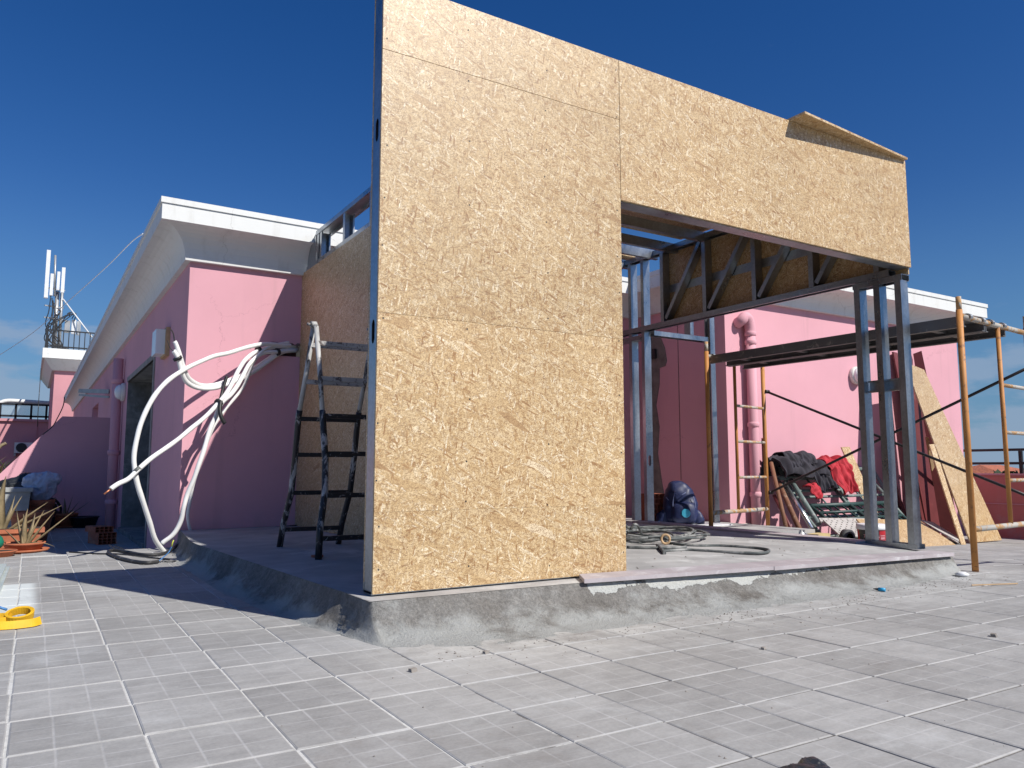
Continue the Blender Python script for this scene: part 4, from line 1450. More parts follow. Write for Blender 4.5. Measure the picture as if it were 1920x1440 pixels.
wp.tube(cr([(-1.4, 17.6, 1.75), (-0.66, 17.6, 1.90), (-0.45, 17.6, 1.985), (-0.2, 17.6, 1.99), (0.4, 17.6, 1.97)], 6), 0.04, 8)
tag(deeper(wp, KN).build('white_pipe_rail', M['white']), 'white curved tube above the glass balustrade on the left', 'pipe')
ac = thing('air_conditioner', 'white air conditioning unit fixed to the neighbouring pink wall', 'air conditioner', (-0.12, 16.9, 1.0))
b_ = MB(); b_.box(-0.25, 16.75, 0.99, 0.06, 16.95, 1.18); deeper(b_, KN).build('casing', M['ac'], ac)
b_ = MB()
b_.lathe([(0.075, -0.012), (0.085, -0.012), (0.085, 0.0), (0.075, 0.0)], (-0.14, 16.75, 1.085), 20, 'y')
for k in range(8):
    a = math.pi * k / 8
    b_.bar((-0.14 - 0.08 * math.cos(a), 16.744, 1.085 - 0.08 * math.sin(a)), (-0.14 + 0.08 * math.cos(a), 16.744, 1.085 + 0.08 * math.sin(a)), 0.006, 0.006, (0, 1, 0))
deeper(b_, KN).build('fan_grille', M['black_metal'], ac)
b_ = MB(); b_.lathe([(0.074, 0.0), (0.074, -0.004)], (-0.14, 16.75, 1.085), 20, 'y'); deeper(b_, KN).build('fan_opening', M['far_pane'], ac)
for x in (-0.25, 0.03):
    b_ = MB(); b_.box(x, 16.8, 0.93, x + 0.03, 17.0, 0.985); deeper(b_, KN).build('bracket', M['grey_metal'], ac)


# ---------- plants
def leaf_mesh(base, direction, length, width, droop=0.25, seg=7):
    b_ = MB()
    base, d = Vector(base), Vector(direction).normalized()
    side = d.cross(Vector((0, 0, 1)))
    side = side.normalized() if side.length > 0.05 else Vector((1, 0, 0))
    vs_ = []
    for k in range(seg + 1):
        s_ = k / seg
        p = base + d * length * s_ + Vector((0, 0, -droop * length * s_ * s_)) + side * (0.04 * length * math.sin(3 * s_))
        ww = width * (1 - s_ ** 1.6) * 0.5 + 0.0015
        nrm = side.cross(d).normalized()
        vs_ += [p - side * ww, p - nrm * ww * 0.45, p + side * ww, p + nrm * ww * 0.12]
    fs_ = []
    for k in range(seg):
        for q in range(4):
            fs_.append((k * 4 + q, k * 4 + (q + 1) % 4, k * 4 + 4 + (q + 1) % 4, k * 4 + 4 + q))
    b_.add(vs_, fs_, 0, True)
    return b_


def pot_profile(r, h, t=0.012):
    return [(r * 0.72, 0), (r * 0.92, h * 0.78), (r * 0.93, h * 0.80), (r, h * 0.80), (r, h), (r - t, h), (r - t, h * 0.86), (0.001, h * 0.86)]


def pot_plant(name, label, c, r, h, leaves, mat='leaf', pot='terracotta', cat='pot plant', group=None, rect=None, saucer=False):
    t_ = thing(name, label, cat, c, group)
    b_ = MB()
    if rect:
        x, y, z = c
        a, bb = rect
        b_.hexa([(x - a * 0.85, y - bb * 0.8, z), (x + a * 0.85, y - bb * 0.8, z), (x + a * 0.85, y + bb * 0.8, z), (x - a * 0.85, y + bb * 0.8, z)],
                [(x - a, y - bb, z + h), (x + a, y - bb, z + h), (x + a, y + bb, z + h), (x - a, y + bb, z + h)])
        b_.box(x - a - 0.012, y - bb - 0.012, z + h - 0.03, x + a + 0.012, y + bb + 0.012, z + h + 0.004)
    else:
        b_.lathe(pot_profile(r, h), c, 22)
    b_.build('pot', M[pot], t_)
    b_ = MB()
    if rect:
        b_.box(c[0] - rect[0] + 0.01, c[1] - rect[1] + 0.01, c[2] + h + 0.001, c[0] + rect[0] - 0.01, c[1] + rect[1] - 0.01, c[2] + h + 0.008)
    else:
        b_.lathe([(r * 0.93, h * 0.87), (r * 0.5, h * 0.90), (0.001, h * 0.91)], c, 18)
    b_.build('soil', M['soil'], t_)
    if saucer:
        b_ = MB(); b_.lathe([(r * 0.9, 0.001), (r * 1.15, 0.012), (r * 1.2, 0.03), (r * 1.12, 0.03), (r * 0.9, 0.016), (0.001, 0.014)], c, 22)
        b_.build('saucer', M[pot], t_)
    for (dx, dy, dz, L, wd, dr_) in leaves:
        b0 = (c[0] + dx * 0.25 * r, c[1] + dy * 0.25 * r, c[2] + h * 0.9)
        leaf_mesh(b0, (dx, dy, dz), L, wd * 2.0, dr_).build('leaf', M[mat], t_)
    return t_


# the sunlit aloe bowls and boxes at the left edge
pot_plant('aloe_bowl', 'low terracotta bowl of dry aloe standing at the edge of the sunlit floor', (0.0, 7.90, 0), 0.16, 0.085,
          [(-.3, -.1, 1.5, .30, .030, .0), (.05, -.2, 1.6, .31, .028, .05), (.5, -.2, 1.3, .32, .030, .05), (.8, -.3, 1.2, .33, .030, .0), (1.5, -.3, 1.35, .40, .034, .0), (-.8, -.2, 1.0, .2, .025, .1), (1.2, -.5, .3, .2, .018, .4), (.3, .3, 1.4, .26, .028, .0), (-.1, .4, 1.5, .25, .025, 0)], saucer=True)
pot_plant('aloe_trough', 'terracotta trough of large dry aloe in front of the grey planter', (-0.20, 8.35, 0), 0.2, 0.17,
          [(-.5, -.2, 1.6, .42, .05, .0), (.1, -.3, 1.7, .50, .055, .0), (.6, -.2, 1.5, .36, .045, .05), (1.3, -.4, 1.2, .42, .055, .05), (1.6, -.3, .9, .46, .05, .0), (-.9, -.3, 1.2, .35, .05, .1), (.4, .3, 1.5, .33, .04, 0), (1.1, -.6, .5, .25, .03, .3)],
          rect=(0.34, 0.12))
pot_plant('flower_pot', 'small terracotta saucer pot holding a green and yellow ball', (-0.17, 7.62, 0), 0.13, 0.05, [], cat='pot')
gb = MB()
gb.lathe([(0.001, 0.0), (0.045, 0.009), (0.071, 0.038), (0.079, 0.068), (0.064, 0.108), (0.038, 0.13), (0.001, 0.135)], (-0.215, 7.62, 0.047), 24)
for k, f in enumerate(gb.f):
    cx = sum(gb.v[i][0] for i in f) / len(f); cz = sum(gb.v[i][2] for i in f) / len(f)
    ang = math.atan2(gb.v[f[0]][1] - 7.62, gb.v[f[0]][0] + 0.215)
    gb.m[k] = 1 if (ang < -1.4 and cz < 0.155) else 0
tag(gb.build('garden_ball', [M['ball_green'], M['ball_yellow']]), 'round green and yellow ball lying in a terracotta saucer', 'ball')
pb = thing('grey_planter', 'square grey concrete planter against the partition wall', 'planter', L(-0.16, 10.2, 0))
b_ = MB(); b_.hexa([(-0.52, 9.95, 0), (0.0, 9.95, 0), (0.0, 10.4, 0), (-0.52, 10.4, 0)], [(-0.55, 9.9, 0.46), (0.03, 9.9, 0.46), (0.03, 10.45, 0.46), (-0.55, 10.45, 0.46)])
deeper(b_, KL).build('box', M['planter'], pb)
b_ = MB(); b_.box(-0.57, 9.88, 0.461, 0.05, 10.47, 0.50); deeper(b_, KL).build('rim', M['planter'], pb)
pot_plant('terracotta_pot', 'big dark terracotta pot in shade behind the aloe bowl', L(0.05, 8.95, 0), 0.24, 0.38, [], cat='pot', group='empty terracotta pots in the shade')
pot_plant('terracotta_pot', 'tall terracotta pot holding the bagged plant by the partition wall', L(0.115, 10.35, 0), 0.205, 0.46, [], cat='pot', group='empty terracotta pots in the shade')
pot_plant('terracotta_pot', 'small terracotta pot squeezed between the grey planter and tall pot', L(0.02, 10.75, 0), 0.18, 0.43, [], cat='pot', group='empty terracotta pots in the shade')
pot_plant('aloe_pot', 'terracotta pot with a thin dark aloe against the shaded partition wall', L(0.40, 10.95, 0), 0.185, 0.22,
          [(-.6, 0, 1.5, 0.307, 0.028, 0), (-.1, .2, 1.6, 0.256, 0.026, 0), (.4, 0, 1.5, 0.320, 0.031, 0), (1.2, -.1, .7, 0.320, 0.026, -.1), (.9, .2, 1.2, 0.256, 0.026, 0), (-1, .1, .9, 0.192, 0.026, 0)], saucer=True)
pot_plant('leafy_pot', 'small pot with a green leafy sprig beside the bagged plant', L(0.235, 10.62, 0), 0.09, 0.38,
          [(-.6, -.2, .6, 0.154, 0.064, .2), (.6, -.3, .5, 0.154, 0.064, .3), (0, -.6, .8, 0.154, 0.064, .1), (.3, .3, .9, 0.166, 0.058, .1), (-.2, .1, 1, 0.141, 0.051, 0)], mat='leaf_green', pot='black_rubber')
tu = MB()
tu.lathe([(0.12, 0), (0.155, 0.115), (0.165, 0.115), (0.165, 0.13), (0.145, 0.13), (0.11, 0.02), (0.001, 0.015)], (0.605, 10.85, 0), 24)
tag(deeper(tu, KL).build('black_tub', M['tub']), 'shallow black plastic tub on the floor by the partition wall', 'tub')


def lump(name, ells, mat, vox=0.012, fold=0.012, freq=16.0, label=None, cat=None, parent=None, aniso=(1, 1, 1), smooth_it=6, seed=0):
    """closed soft body: ellipsoids merged into one skin, then creased"""
    b_ = MB()
    for (c_, r_) in ells:
        n1, n2 = 10, 14
        vs_, fs_ = [], []
        for i in range(n1 + 1):
            th = math.pi * i / n1
            for k in range(n2):
                ph = 2 * math.pi * k / n2
                vs_.append((c_[0] + r_[0] * math.sin(th) * math.cos(ph), c_[1] + r_[1] * math.sin(th) * math.sin(ph), c_[2] + r_[2] * math.cos(th)))
        for i in range(n1):
            for k in range(n2):
                k2 = (k + 1) % n2
                fs_.append((i * n2 + k, (i + 1) * n2 + k, (i + 1) * n2 + k2, i * n2 + k2))
        b_.add(vs_, fs_, 0, True)
    o_ = b_.build('tmp', mat)
    md = o_.modifiers.new('r', 'REMESH'); md.mode = 'VOXEL'; md.voxel_size = vox
    sm_ = o_.modifiers.new('s', 'SMOOTH'); sm_.iterations = smooth_it
    dg = bpy.context.evaluated_depsgraph_get()
    ev = o_.evaluated_get(dg)
    me_ = D.meshes.new_from_object(ev)
    D.objects.remove(o_)
    me_.name = name
    nv = len(me_.vertices)
    co = np.empty(nv * 3); me_.vertices.foreach_get('co', co); co = co.reshape(-1, 3)
    no = np.empty(nv * 3); me_.vertices.foreach_get('normal', no); no = no.reshape(-1, 3)
    for i in range(nv):
        p = Vector((co[i][0] * aniso[0], co[i][1] * aniso[1], co[i][2] * aniso[2])) * freq + Vector((seed * 7.3, 0, 0))
        wq = 1 - 2 * abs(mnoise.noise(p))
        w2 = 1 - 2 * abs(mnoise.noise(p * 2.3 + Vector((3, 1, 7))))
        co[i] += no[i] * fold * (wq * 0.8 + 0.45 * w2 - 0.5)
    me_.vertices.foreach_set('co', co.ravel())
    for p in me_.polygons:
        p.use_smooth = True
    me_.materials.clear(); me_.materials.append(mat)
    me_.update()
    o_ = D.objects.new(name, me_)
    C.objects.link(o_)
    if parent is not None:
        o_.parent = parent
        o_.location = -parent.location
    if label:
        tag(o_, label, cat)
    return o_


lump('bagged_plant', [(L(0.13, 10.35, 0.50), (0.20, 0.15, 0.20)), (L(0.20, 10.35, 0.585), (0.16, 0.12, 0.11)), (L(0.07, 10.35, 0.56), (0.17, 0.12, 0.12)), (L(0.12, 10.35, 0.40), (0.15, 0.13, 0.10))], M['bag'],
     0.014, 0.03, 9, 'plant wrapped in a pale crumpled plastic bag on a terracotta pot', 'bagged plant')
lump('dark_sack', [(L(-0.12, 10.95, 0.50), (0.256, 0.179, 0.128)), (L(-0.02, 10.95, 0.54), (0.154, 0.154, 0.154))], M['tarp'], 0.016, 0.02, 14, 'dark bundle behind the grey planter at the foot of the partition wall', 'bundle')
hr = MB()
for k in range(4):
    rr = 0.085 + 0.012 * (k % 2)
    hr.tube([(0.275 + rr * math.cos(a), 10.9 + 0.03 * k - 0.05, 0.11 + rr * math.sin(a)) for a in np.linspace(0, 2 * math.pi, 22)], 0.012, 6, cap=False)
hr.tube(cr([(0.19, 10.8, 0.35), (0.28, 10.85, 0.34), (0.35, 10.88, 0.24), (0.345, 10.9, 0.12)], 6), 0.014, 6)
tag(deeper(hr, KL).build('garden_hose', M['black_rubber']), 'dark garden hose coiled against the shaded partition wall', 'hose')
# tall plants beyond the partition wall
sp_ = thing('succulent_plant', 'spiky green succulent showing above the sloping partition wall', 'plant', L(-0.40, 12.6, 0.0))
for k in range(26):
    a = rng.uniform(0, 6.28)
    leaf_mesh(L(-0.40 + rng.normal(0, 0.09), 12.5 + rng.normal(0, 0.1), 0.50 + rng.uniform(0, 0.25)), (math.cos(a), math.sin(a) * 0.6, rng.uniform(0.5, 1.6)), rng.uniform(0.19, 0.36), 0.05, 0.1).build('leaf', M['leaf_green' if k % 3 else 'leaf'], sp_)
b_ = MB(); b_.tube(cr([L(-0.47, 12.5, 0.4), L(-0.44, 12.5, 0.75), L(-0.36, 12.5, 0.98), L(-0.28, 12.5, 1.05)], 6), 0.028, 8); b_.build('stem', M['leaf'], sp_)
b_ = MB(); b_.lathe(pot_profile(0.33, 0.64), L(-0.40, 12.5, -0.02), 20); b_.build('pot', M['terracotta'], sp_)


# ---------- hollow bricks
def hollow_brick(name, label, o, ux, uy, uz, nx_, nz_, group=None):
    """brick with open cells through it: ux along the holed face, uy through, uz up"""
    o, ux, uy, uz = Vector(o), Vector(ux), Vector(uy), Vector(uz)
    t_ = 0.13
    b_ = MB()
    tz = 0.5 * 0.26 / nz_
    tx = 0.5 * 0.26 / nx_
    for k in range(nz_ + 1):
        z_ = (1 - tz * 1.0) * k / nz_
        b_.obox(o + uz * z_, ux, uy, uz * tz)
    zz = [(1 - tz) * k / nz_ for k in range(nz_ + 1)]
    for k in range(nz_):
        for q in range(nx_ + 1):
            x_ = (1 - tx) * q / nx_
            b_.obox(o + ux * x_ + uz * (zz[k] + tz), ux * tx, uy, uz * (zz[k + 1] - zz[k] - tz))
    return tag(b_.build(name, M['brick']), label, 'brick', group)


bo = L(0.585, 8.27, 0.002); e1 = Vector((0.155, 0.02, 0)) * KL; e2 = Vector((-0.07, 0.24, 0)) * KL; e3 = Vector((0, 0, 0.053)) * KL
hollow_brick('hollow_brick', 'bottom hollow clay brick of the small stack by the side door', bo, e1, e2, e3, 4, 2, 'hollow bricks stacked by the side door')
hollow_brick('hollow_brick', 'middle hollow clay brick of the small stack by the side door', bo + Vector((0, 0, 0.0545)) * KL, e1, e2, e3, 4, 2, 'hollow bricks stacked by the side door')
hollow_brick('hollow_brick', 'top hollow clay brick set back on the small stack by the side door', bo + Vector((-0.025, 0.05, 0.109)) * KL, e1, e2, e3, 4, 2, 'hollow bricks stacked by the side door')
bo = Vector((5.62, 6.30, 0.120)); e1 = Vector((0.235, 0.0, 0)); e2 = Vector((0, 0.2, 0)); e3 = Vector((0, 0, 0.105))
hollow_brick('hollow_brick', 'lowest hollow clay brick beside the navy backpack', bo, e1, e2, e3, 4, 2, 'hollow bricks stacked beside the backpack')
hollow_brick('hollow_brick', 'second hollow clay brick from the top beside the navy backpack', bo + Vector((-0.01, 0.01, 0.107)), e1, e2, e3, 4, 2, 'hollow bricks stacked beside the backpack')
hollow_brick('hollow_brick', 'topmost hollow clay brick beside the navy backpack', bo + Vector((0.005, 0, 0.214)), e1, e2, e3, 4, 2, 'hollow bricks stacked beside the backpack')
hollow_brick('hollow_brick', 'hollow clay brick lying flat at the foot of the rear scaffold pole', (6.48, 5.42, -0.03), (-0.0, 0.16, 0), (0.30, -0.22, 0), (0, 0, 0.075), 4, 1)
for k, (a, b_, s_, lab) in enumerate(((1352, 1000, .07, 'broken pinkish tile shard on the slab right of the scaffold pole'), (1380, 1003, .05, 'smaller broken tile shard by the skirting of the sunlit wall'))):
    p = UF(a, b_)
    m_ = MB(); m_.obox((p.x, 5.62 + 0.03 * k, 0.119 if p.x < 6.4 else 0.0), (s_, 0.01 * k, 0.004), (-0.01, s_, 0.01), (0.003, 0, 0.03))
    tag(m_.build('tile_shard', M['stone_pale']), lab, 'shard', 'broken tile shards by the scaffold')

# ================================================================== LADDER
lad = thing('folding_ladder', 'paint splashed black and white folding ladder standing open by the shaded board wall', 'ladder', (1.5, 5.2, 0.155))


def leg_pts(kind, dx, dy):
    if kind == 'A':
        px = [(588, 612, 4.40), (576, 690, 4.46), (560, 780, 4.54), (553, 860, 4.60), (546, 925, 4.66), (531, 985, 4.74), (524, 1027, 4.76)]
    else:
        px = [(593, 612, 4.36), (600, 700, 4.28), (605, 780, 4.21), (610, 860, 4.15), (609, 925, 4.11), (600, 990, 4.05), (597, 1050, 4.0)]
    return [U(a, b_, y=c_ * 1.185) + Vector((dx, dy, 0)) for a, b_, c_ in px]


LW = Vector((0.425, -0.02, 0))
legs = {'A': leg_pts('A', 0, 0), 'B': leg_pts('B', 0, 0), 'C': leg_pts('A', LW.x, LW.y), 'D': leg_pts('B', LW.x, LW.y)}
for k, pts in legs.items():
    up = MB(); up.tube(pts[:3], 0.0175, 8)
    up.build('upper_leg', M['ladder_white'], lad)
    lo = MB(); lo.tube([pts[2] + (pts[1] - pts[2]) * 0.12] + pts[2:], 0.0215, 10)
    lo.build('leg', M['ladder_black'], lad)


def along(pts, z):
    for a, b_ in zip(pts[:-1], pts[1:]):
        if b_.z <= z <= a.z:
            return a + (b_ - a) * ((z - a.z) / (b_.z - a.z))
    return pts[-1]


for (l1, l2) in (('A', 'C'), ('B', 'D')):
    for z in (1.557, 1.308, 1.054, 0.805, 0.538, 0.277):
        a, c_ = along(legs[l1], z), along(legs[l2], z)
        r_ = MB(); r_.bar(a, c_, 0.030, 0.030, (0, 0, 1))
        r_.build('rung', M['ladder_rung_white' if z > 1.1 else 'ladder_rung_black'], lad)
for l1, l2 in (('A', 'B'), ('C', 'D')):
    a = (legs[l1][0] + legs[l2][0]) / 2
    h = MB()
    h.lathe([(0.022, -0.02), (0.022, 0.02)], a + Vector((-0.01, 0, 0.012)), 14, 'x')
    h.lathe([(0.010, -0.045), (0.010, -0.02)], a + Vector((-0.01, 0, 0.012)), 10, 'x')
    h.tube([legs[l1][0], a + Vector((0, 0, 0.02)), legs[l2][0]], 0.016, 8)
    h.build('hinge', M['ladder_white'], lad)
h = MB(); h.tube(cr([legs['D'][0], legs['D'][0] + Vector((0.0, -0.03, -0.06)), legs['D'][0] + Vector((-0.01, 0.0, -0.16)), legs['D'][0] + Vector((-0.03, 0.02, -0.22))], 5), 0.006, 6)
h.build('latch_strap', M['rusty'], lad)
p = U(590, 1046, z=0.157)
m_ = MB(); m_.obox(p, (0.06, 0.015, 0), (-0.01, 0.04, 0), (0, 0, 0.014))
tag(m_.build('brick_chip', M['brick']), 'small reddish brick chip on the slab beside a ladder foot', 'brick chip')

# ================================================================== WHITE PIPES from the wall chase
def hose(name, pts, r, label, group='white insulated pipes hanging from the wall', mat='hose', cat='pipe'):
    P = [U(a, b_, y=c_ * 1.275) for a, b_, c_ in pts]
    cp = cr(P, 8)
    sd_ = pts[2][0] * 0.37
    cp = [p + Vector((mnoise.noise(p * 4 + Vector((sd_, 0, 0))), 0, mnoise.noise(p * 4 + Vector((0, sd_, 0))))) * 0.010 if 0 < k < len(cp) - 1 else p for k, p in enumerate(cp)]
    m_ = MB(); m_.tube(cp, r, 12, radii=[r * (1 + 0.10 * mnoise.noise(p * 9 + Vector((0, 0, sd_)))) for p in cp])
    t_ = m_.build(name, M[mat])
    return tag(t_, label, cat, group), P


RH = 0.0196
h1, P1 = hose('insulated_pipe', [(556, 650, 6.06), (534, 649, 5.99), (500, 645, 5.90), (470, 650, 5.84), (430, 661, 5.76), (390, 672, 5.66), (350, 690, 5.56), (315, 715, 5.48), (284, 752, 5.42), (262, 800, 5.40), (252, 850, 5.40), (254, 890, 5.41), (266, 935, 5.44), (280, 980, 5.50), (292, 1014, 5.56), (312, 1040, 5.66)], RH,
              'longest white pipe making a wide loop past the corner down to the floor')
h2, P2 = hose('insulated_pipe', [(558, 655, 6.05), (530, 661, 5.98), (500, 679, 5.92), (470, 700, 5.88), (440, 716, 5.84), (405, 727, 5.76), (375, 728, 5.68), (352, 717, 5.60), (341, 698, 5.56), (333, 672, 5.54), (325, 658, 5.53)], RH,
              'lower of two white pipes bent up with ends by the wall lamp')
h3, P3 = hose('insulated_pipe', [(558, 652, 6.07), (530, 656, 6.0), (503, 672, 5.94), (474, 692, 5.90), (444, 708, 5.86), (408, 719, 5.79), (380, 722, 5.71), (358, 712, 5.63), (346, 692, 5.58), (336, 664, 5.55), (327, 640, 5.54)], RH * 0.95,
              'upper of two white pipes bent up, a wire sticking out of its end')
h4, P4 = hose('insulated_pipe', [(556, 646, 6.04), (520, 649, 5.96), (485, 657, 5.90), (462, 672, 5.84), (448, 692, 5.80), (436, 718, 5.74), (424, 738, 5.70), (410, 755, 5.66), (385, 782, 5.60), (345, 815, 5.52), (300, 847, 5.44), (262, 877, 5.38), (240, 897, 5.36), (222, 907, 5.34), (208, 917, 5.33)], RH,
              'white pipe stretched out to the left with a bare copper tip')
h5, P5 = hose('insulated_pipe', [(556, 658, 6.04), (520, 660, 5.94), (490, 664, 5.88), (468, 682, 5.82), (456, 702, 5.78), (444, 726, 5.73), (432, 742, 5.70), (415, 757, 5.68), (405, 780, 5.66), (393, 805, 5.64), (380, 850, 5.62), (366, 890, 5.62), (352, 925, 5.64), (346, 950, 5.64), (340, 975, 5.66), (325, 1002, 5.68), (304, 1020, 5.70)], RH,
              'white pipe hanging down the corner with its cut end just above the floor')
h6, P6 = hose('insulated_pipe', [(545, 640, 6.02), (515, 648, 5.94), (493, 658, 5.88), (478, 676, 5.85), (468, 700, 5.84), (455, 727, 5.83), (440, 746, 5.81), (421, 770, 5.80), (402, 798, 5.79), (388, 830, 5.79), (374, 870, 5.80), (364, 900, 5.83), (357, 935, 5.86), (352, 968, 5.89), (357, 995, 5.93), (366, 1004, 5.95)], RH * 0.72,
              'thinnest grey white pipe falling along the wall to the slab edge')
for (par, P, idxs) in ((h4, P4, (2, 7)), (h2, P2, (9,)), (h5, P5, (1,))):
    for i in idxs:
        a, c_ = P[i], P[i + 1]
        d = (c_ - a).normalized()
        m_ = MB(); m_.tube([a - d * 0.012, a + d * 0.012], RH * 1.95, 14); m_.build('tie', M['black_rubber'], par)
m_ = MB(); m_.tube([P4[-1], P4[-1] + (P4[-1] - P4[-2]).normalized() * 0.06], 0.007, 8); m_.build('copper_end', M['copper'], h4)
m_ = MB(); a, c_ = P4[11], P4[12]; m_.tube([a, a + (c_ - a) * 0.4], RH * 1.06, 12); m_.build('tape_band', M['dusty_cable'], h4)
m_ = MB(); m_.tube(cr([P3[-1], P3[-1] + Vector((-0.01, 0, 0.06)), P3[-1] + Vector((-0.03, 0, 0.10))], 5), 0.005, 6); m_.build('wire', M['black_rubber'], h3)
m_ = MB(); m_.tube(cr([P2[-1], P2[-1] + Vector((-0.03, 0, 0.03)), P2[-1] + Vector((-0.05, 0, 0.085))], 5), 0.004, 6); m_.build('wire', M['black_cable'], h2)
bs, _ = hose('rubber_sleeve', [(414, 752, 5.63), (413, 768, 5.61), (416, 782, 5.60), (422, 794, 5.60)], 0.018, 'short black rubber sleeve dangling from the tied white pipes', None, 'black_rubber', 'sleeve')
bs, _ = hose('black_sleeve', [(426, 706, 5.76), (421, 722, 5.75), (417, 736, 5.74), (413, 750, 5.72)], 0.015, 'black rubber strip lying along the back of the white pipe bundle', None, 'black_rubber', 'sleeve')

# ---------- black cable along the wall foot and coiled on the floor
bc = thing('black_cable', 'thick black power cable along the wall foot ending in a loop on the floor', 'cable', (0.7, 6.2, 0))
P = [U(556, 986, y=7.58), U(500, 992, y=7.58), U(450, 997, y=7.57), U(410, 1000, y=7.56), U(380, 1004, y=7.52), U(355, 1010, y=7.45), U(335, 1021, y=7.36), UF(318, 1033, .02), UF(300, 1039, .016), UF(270, 1040, .016), UF(240, 1035, .016), UF(222, 1032, .016), UF(207, 1032, .016), UF(204, 1037, .016), UF(222, 1045, .016), UF(250, 1052, .016), UF(275, 1055, .016), UF(297, 1053, .016)]
m_ = MB(); m_.tube(cr(P, 8), 0.013, 10); m_.build('sheath', M['black_cable'], bc)
e = P[-1]
m_ = MB(); m_.tube(cr([e, e + Vector((0.04, 0.03, 0.03)), U(316, 1036, y=6.6), U(322, 1025, y=6.6)], 6), 0.004, 6); m_.build('wire', M['wire_blue'], bc)
m_ = MB(); q = U(322, 1025, y=6.6); m_.tube([q, q + Vector((0.004, 0, 0.03)), q + Vector((0.012, 0, 0.05))], 0.005, 6); m_.build('wire', M['wire_yellow'], bc)
m_ = MB(); m_.tube(cr([e, e + Vector((0.08, -0.01, -0.008)), e + Vector((0.13, 0.06, -0.008)), e + Vector((0.05, 0.07, -0.008))], 6), 0.003, 6); m_.build('wire', M['black_rubber'], bc)
m_ = MB()
m_.tube(cr([UF(130, 1035, .008), UF(180, 1038, .008), UF(230, 1039, .008), UF(280, 1045, .008), UF(318, 1049, .008)], 6), 0.006, 6)
m_.tube(cr([UF(215, 1023, .008), UF(232, 1030, .008), UF(225, 1033, .008), UF(205, 1022, .008)], 6), 0.006, 6)
m_.build('thin_wire', M['black_rubber'], bc)

# ---------- coiled cable on the slab
cc = thing('cable_coil', 'tangled dark cable coil with a metal ring on the sunlit slab', 'cable', (4.3, 4.7, 0.15))
m_ = MB()
for k in range(8):
    cx, cy = 4.25 + rng.normal(0, 0.05), 4.75 + rng.normal(0, 0.10)
    ra, rb = rng.uniform(0.22, 0.36), rng.uniform(0.35, 0.60)
    th = rng.uniform(0.5, 1.1)
    pts = []
    for a in np.linspace(0, 2 * math.pi * rng.uniform(0.75, 1.0), 22):
        x = ra * math.cos(a + k) ; y = rb * math.sin(a + k)
        X = cx + x * math.cos(th) + y * math.sin(th); Y = cy - x * math.sin(th) + y * math.cos(th)
        X = min(X, 5.2)
        pts.append((X, Y, zs(X, Y) + 0.010 + 0.006 * k + 0.018 * abs(math.sin(2 * a + k))))
    m_.tube(pts, 0.0085, 7)
pts = [U(a, b_, z=c_) for a, b_, c_ in ((1172, 985, .30), (1182, 992, .24), (1188, 984, .30), (1196, 986, .28), (1205, 1004, .18), (1225, 1014, .16))]
m_.tube(cr(pts, 5), 0.010, 7)
P = [U(a, b_, z=0.162) for a, b_ in ((1246, 1017), (1275, 1021), (1310, 1023), (1350, 1023), (1400, 1026), (1436, 1030), (1441, 1034), (1425, 1037), (1380, 1036), (1330, 1033), (1290, 1031), (1262, 1032), (1245, 1033))]
m_.tube(cr(P, 6), 0.0105, 7)
P = [U(a, b_, z=c_) for a, b_, c_ in ((1232, 1022, .165), (1242, 1031, .17), (1246, 1037, .165))]
m_.tube(P, 0.012, 7)
P = [U(a, b_, z=0.165) for a, b_ in ((1175, 1026), (1210, 1027), (1250, 1027), (1283, 1026), (1284, 1024))]
m_.tube(cr(P, 5), 0.010, 7)
m_.build('cable', M['dusty_cable'], cc)
p = U(1248, 1011, z=0.20)
m_ = MB()
ring = [p + Vector((0.72 * 0.030 * math.cos(a), -0.69 * 0.030 * math.cos(a), 0.032 * math.sin(a))) for a in np.linspace(0, 2 * math.pi, 24)]
m_.tube(ring, 0.009, 8, cap=False)
m_.build('ring', M['timber'], cc)

# ================================================================== BACKPACK
bk = thing('backpack', 'navy blue backpack with a round pale blue badge in the shade', 'backpack', (5.85, 6.15, 0.13))
cx, cy, cz = 5.885, 6.13, 0.133
BX, BY = Vector((0.76, -0.65, 0)), Vector((0.65, 0.76, 0))     # its width and its depth


def bp_pt(a, b_, z):
    return Vector((cx, cy, cz)) + BX * a + BY * b_ + Vector((0, 0, z))


def soft_body(rings, n_=40, crease=0.010, freq=9.0, seed=0.0, ex=2.6):
    """closed skin through super-ellipse rings (z, half width, half depth, shift sideways, shift back)"""
    m_ = MB()
    vs_, fs_ = [], []
    R_ = cr([Vector((r_[1], r_[2], r_[0])) for r_ in rings], 5)
    Sh = cr([Vector((r_[3], r_[4], 0)) for r_ in rings], 5)
    for q, r_ in enumerate(R_):
        for k in range(n_):
            a = 2 * math.pi * k / n_
            ca, sa = math.cos(a), math.sin(a)
            u_ = math.copysign(abs(ca) ** (2 / ex), ca) * max(r_.x, .002) + Sh[q].x
            v_ = math.copysign(abs(sa) ** (2 / ex), sa) * max(r_.y, .002) + Sh[q].y
            p = bp_pt(u_, v_, r_.z)
            w_ = (1 - 2 * abs(mnoise.noise(p * freq + Vector((seed, 0, 0))))) * crease + mnoise.noise(p * freq * 2.7) * crease * 0.5
            p += (BX * ca + BY * sa) * w_ + Vector((0, 0, 0.4 * w_))
            vs_.append(p)
    nr = len(R_)
    for q in range(nr - 1):
        for k in range(n_):
            fs_.append((q * n_ + k, q * n_ + (k + 1) % n_, (q + 1) * n_ + (k + 1) % n_, (q + 1) * n_ + k))
    fs_.append(tuple(range(n_))[::-1])
    fs_.append(tuple((nr - 1) * n_ + k for k in range(n_)))
    m_.add(vs_, fs_, 0, True)
    return m_


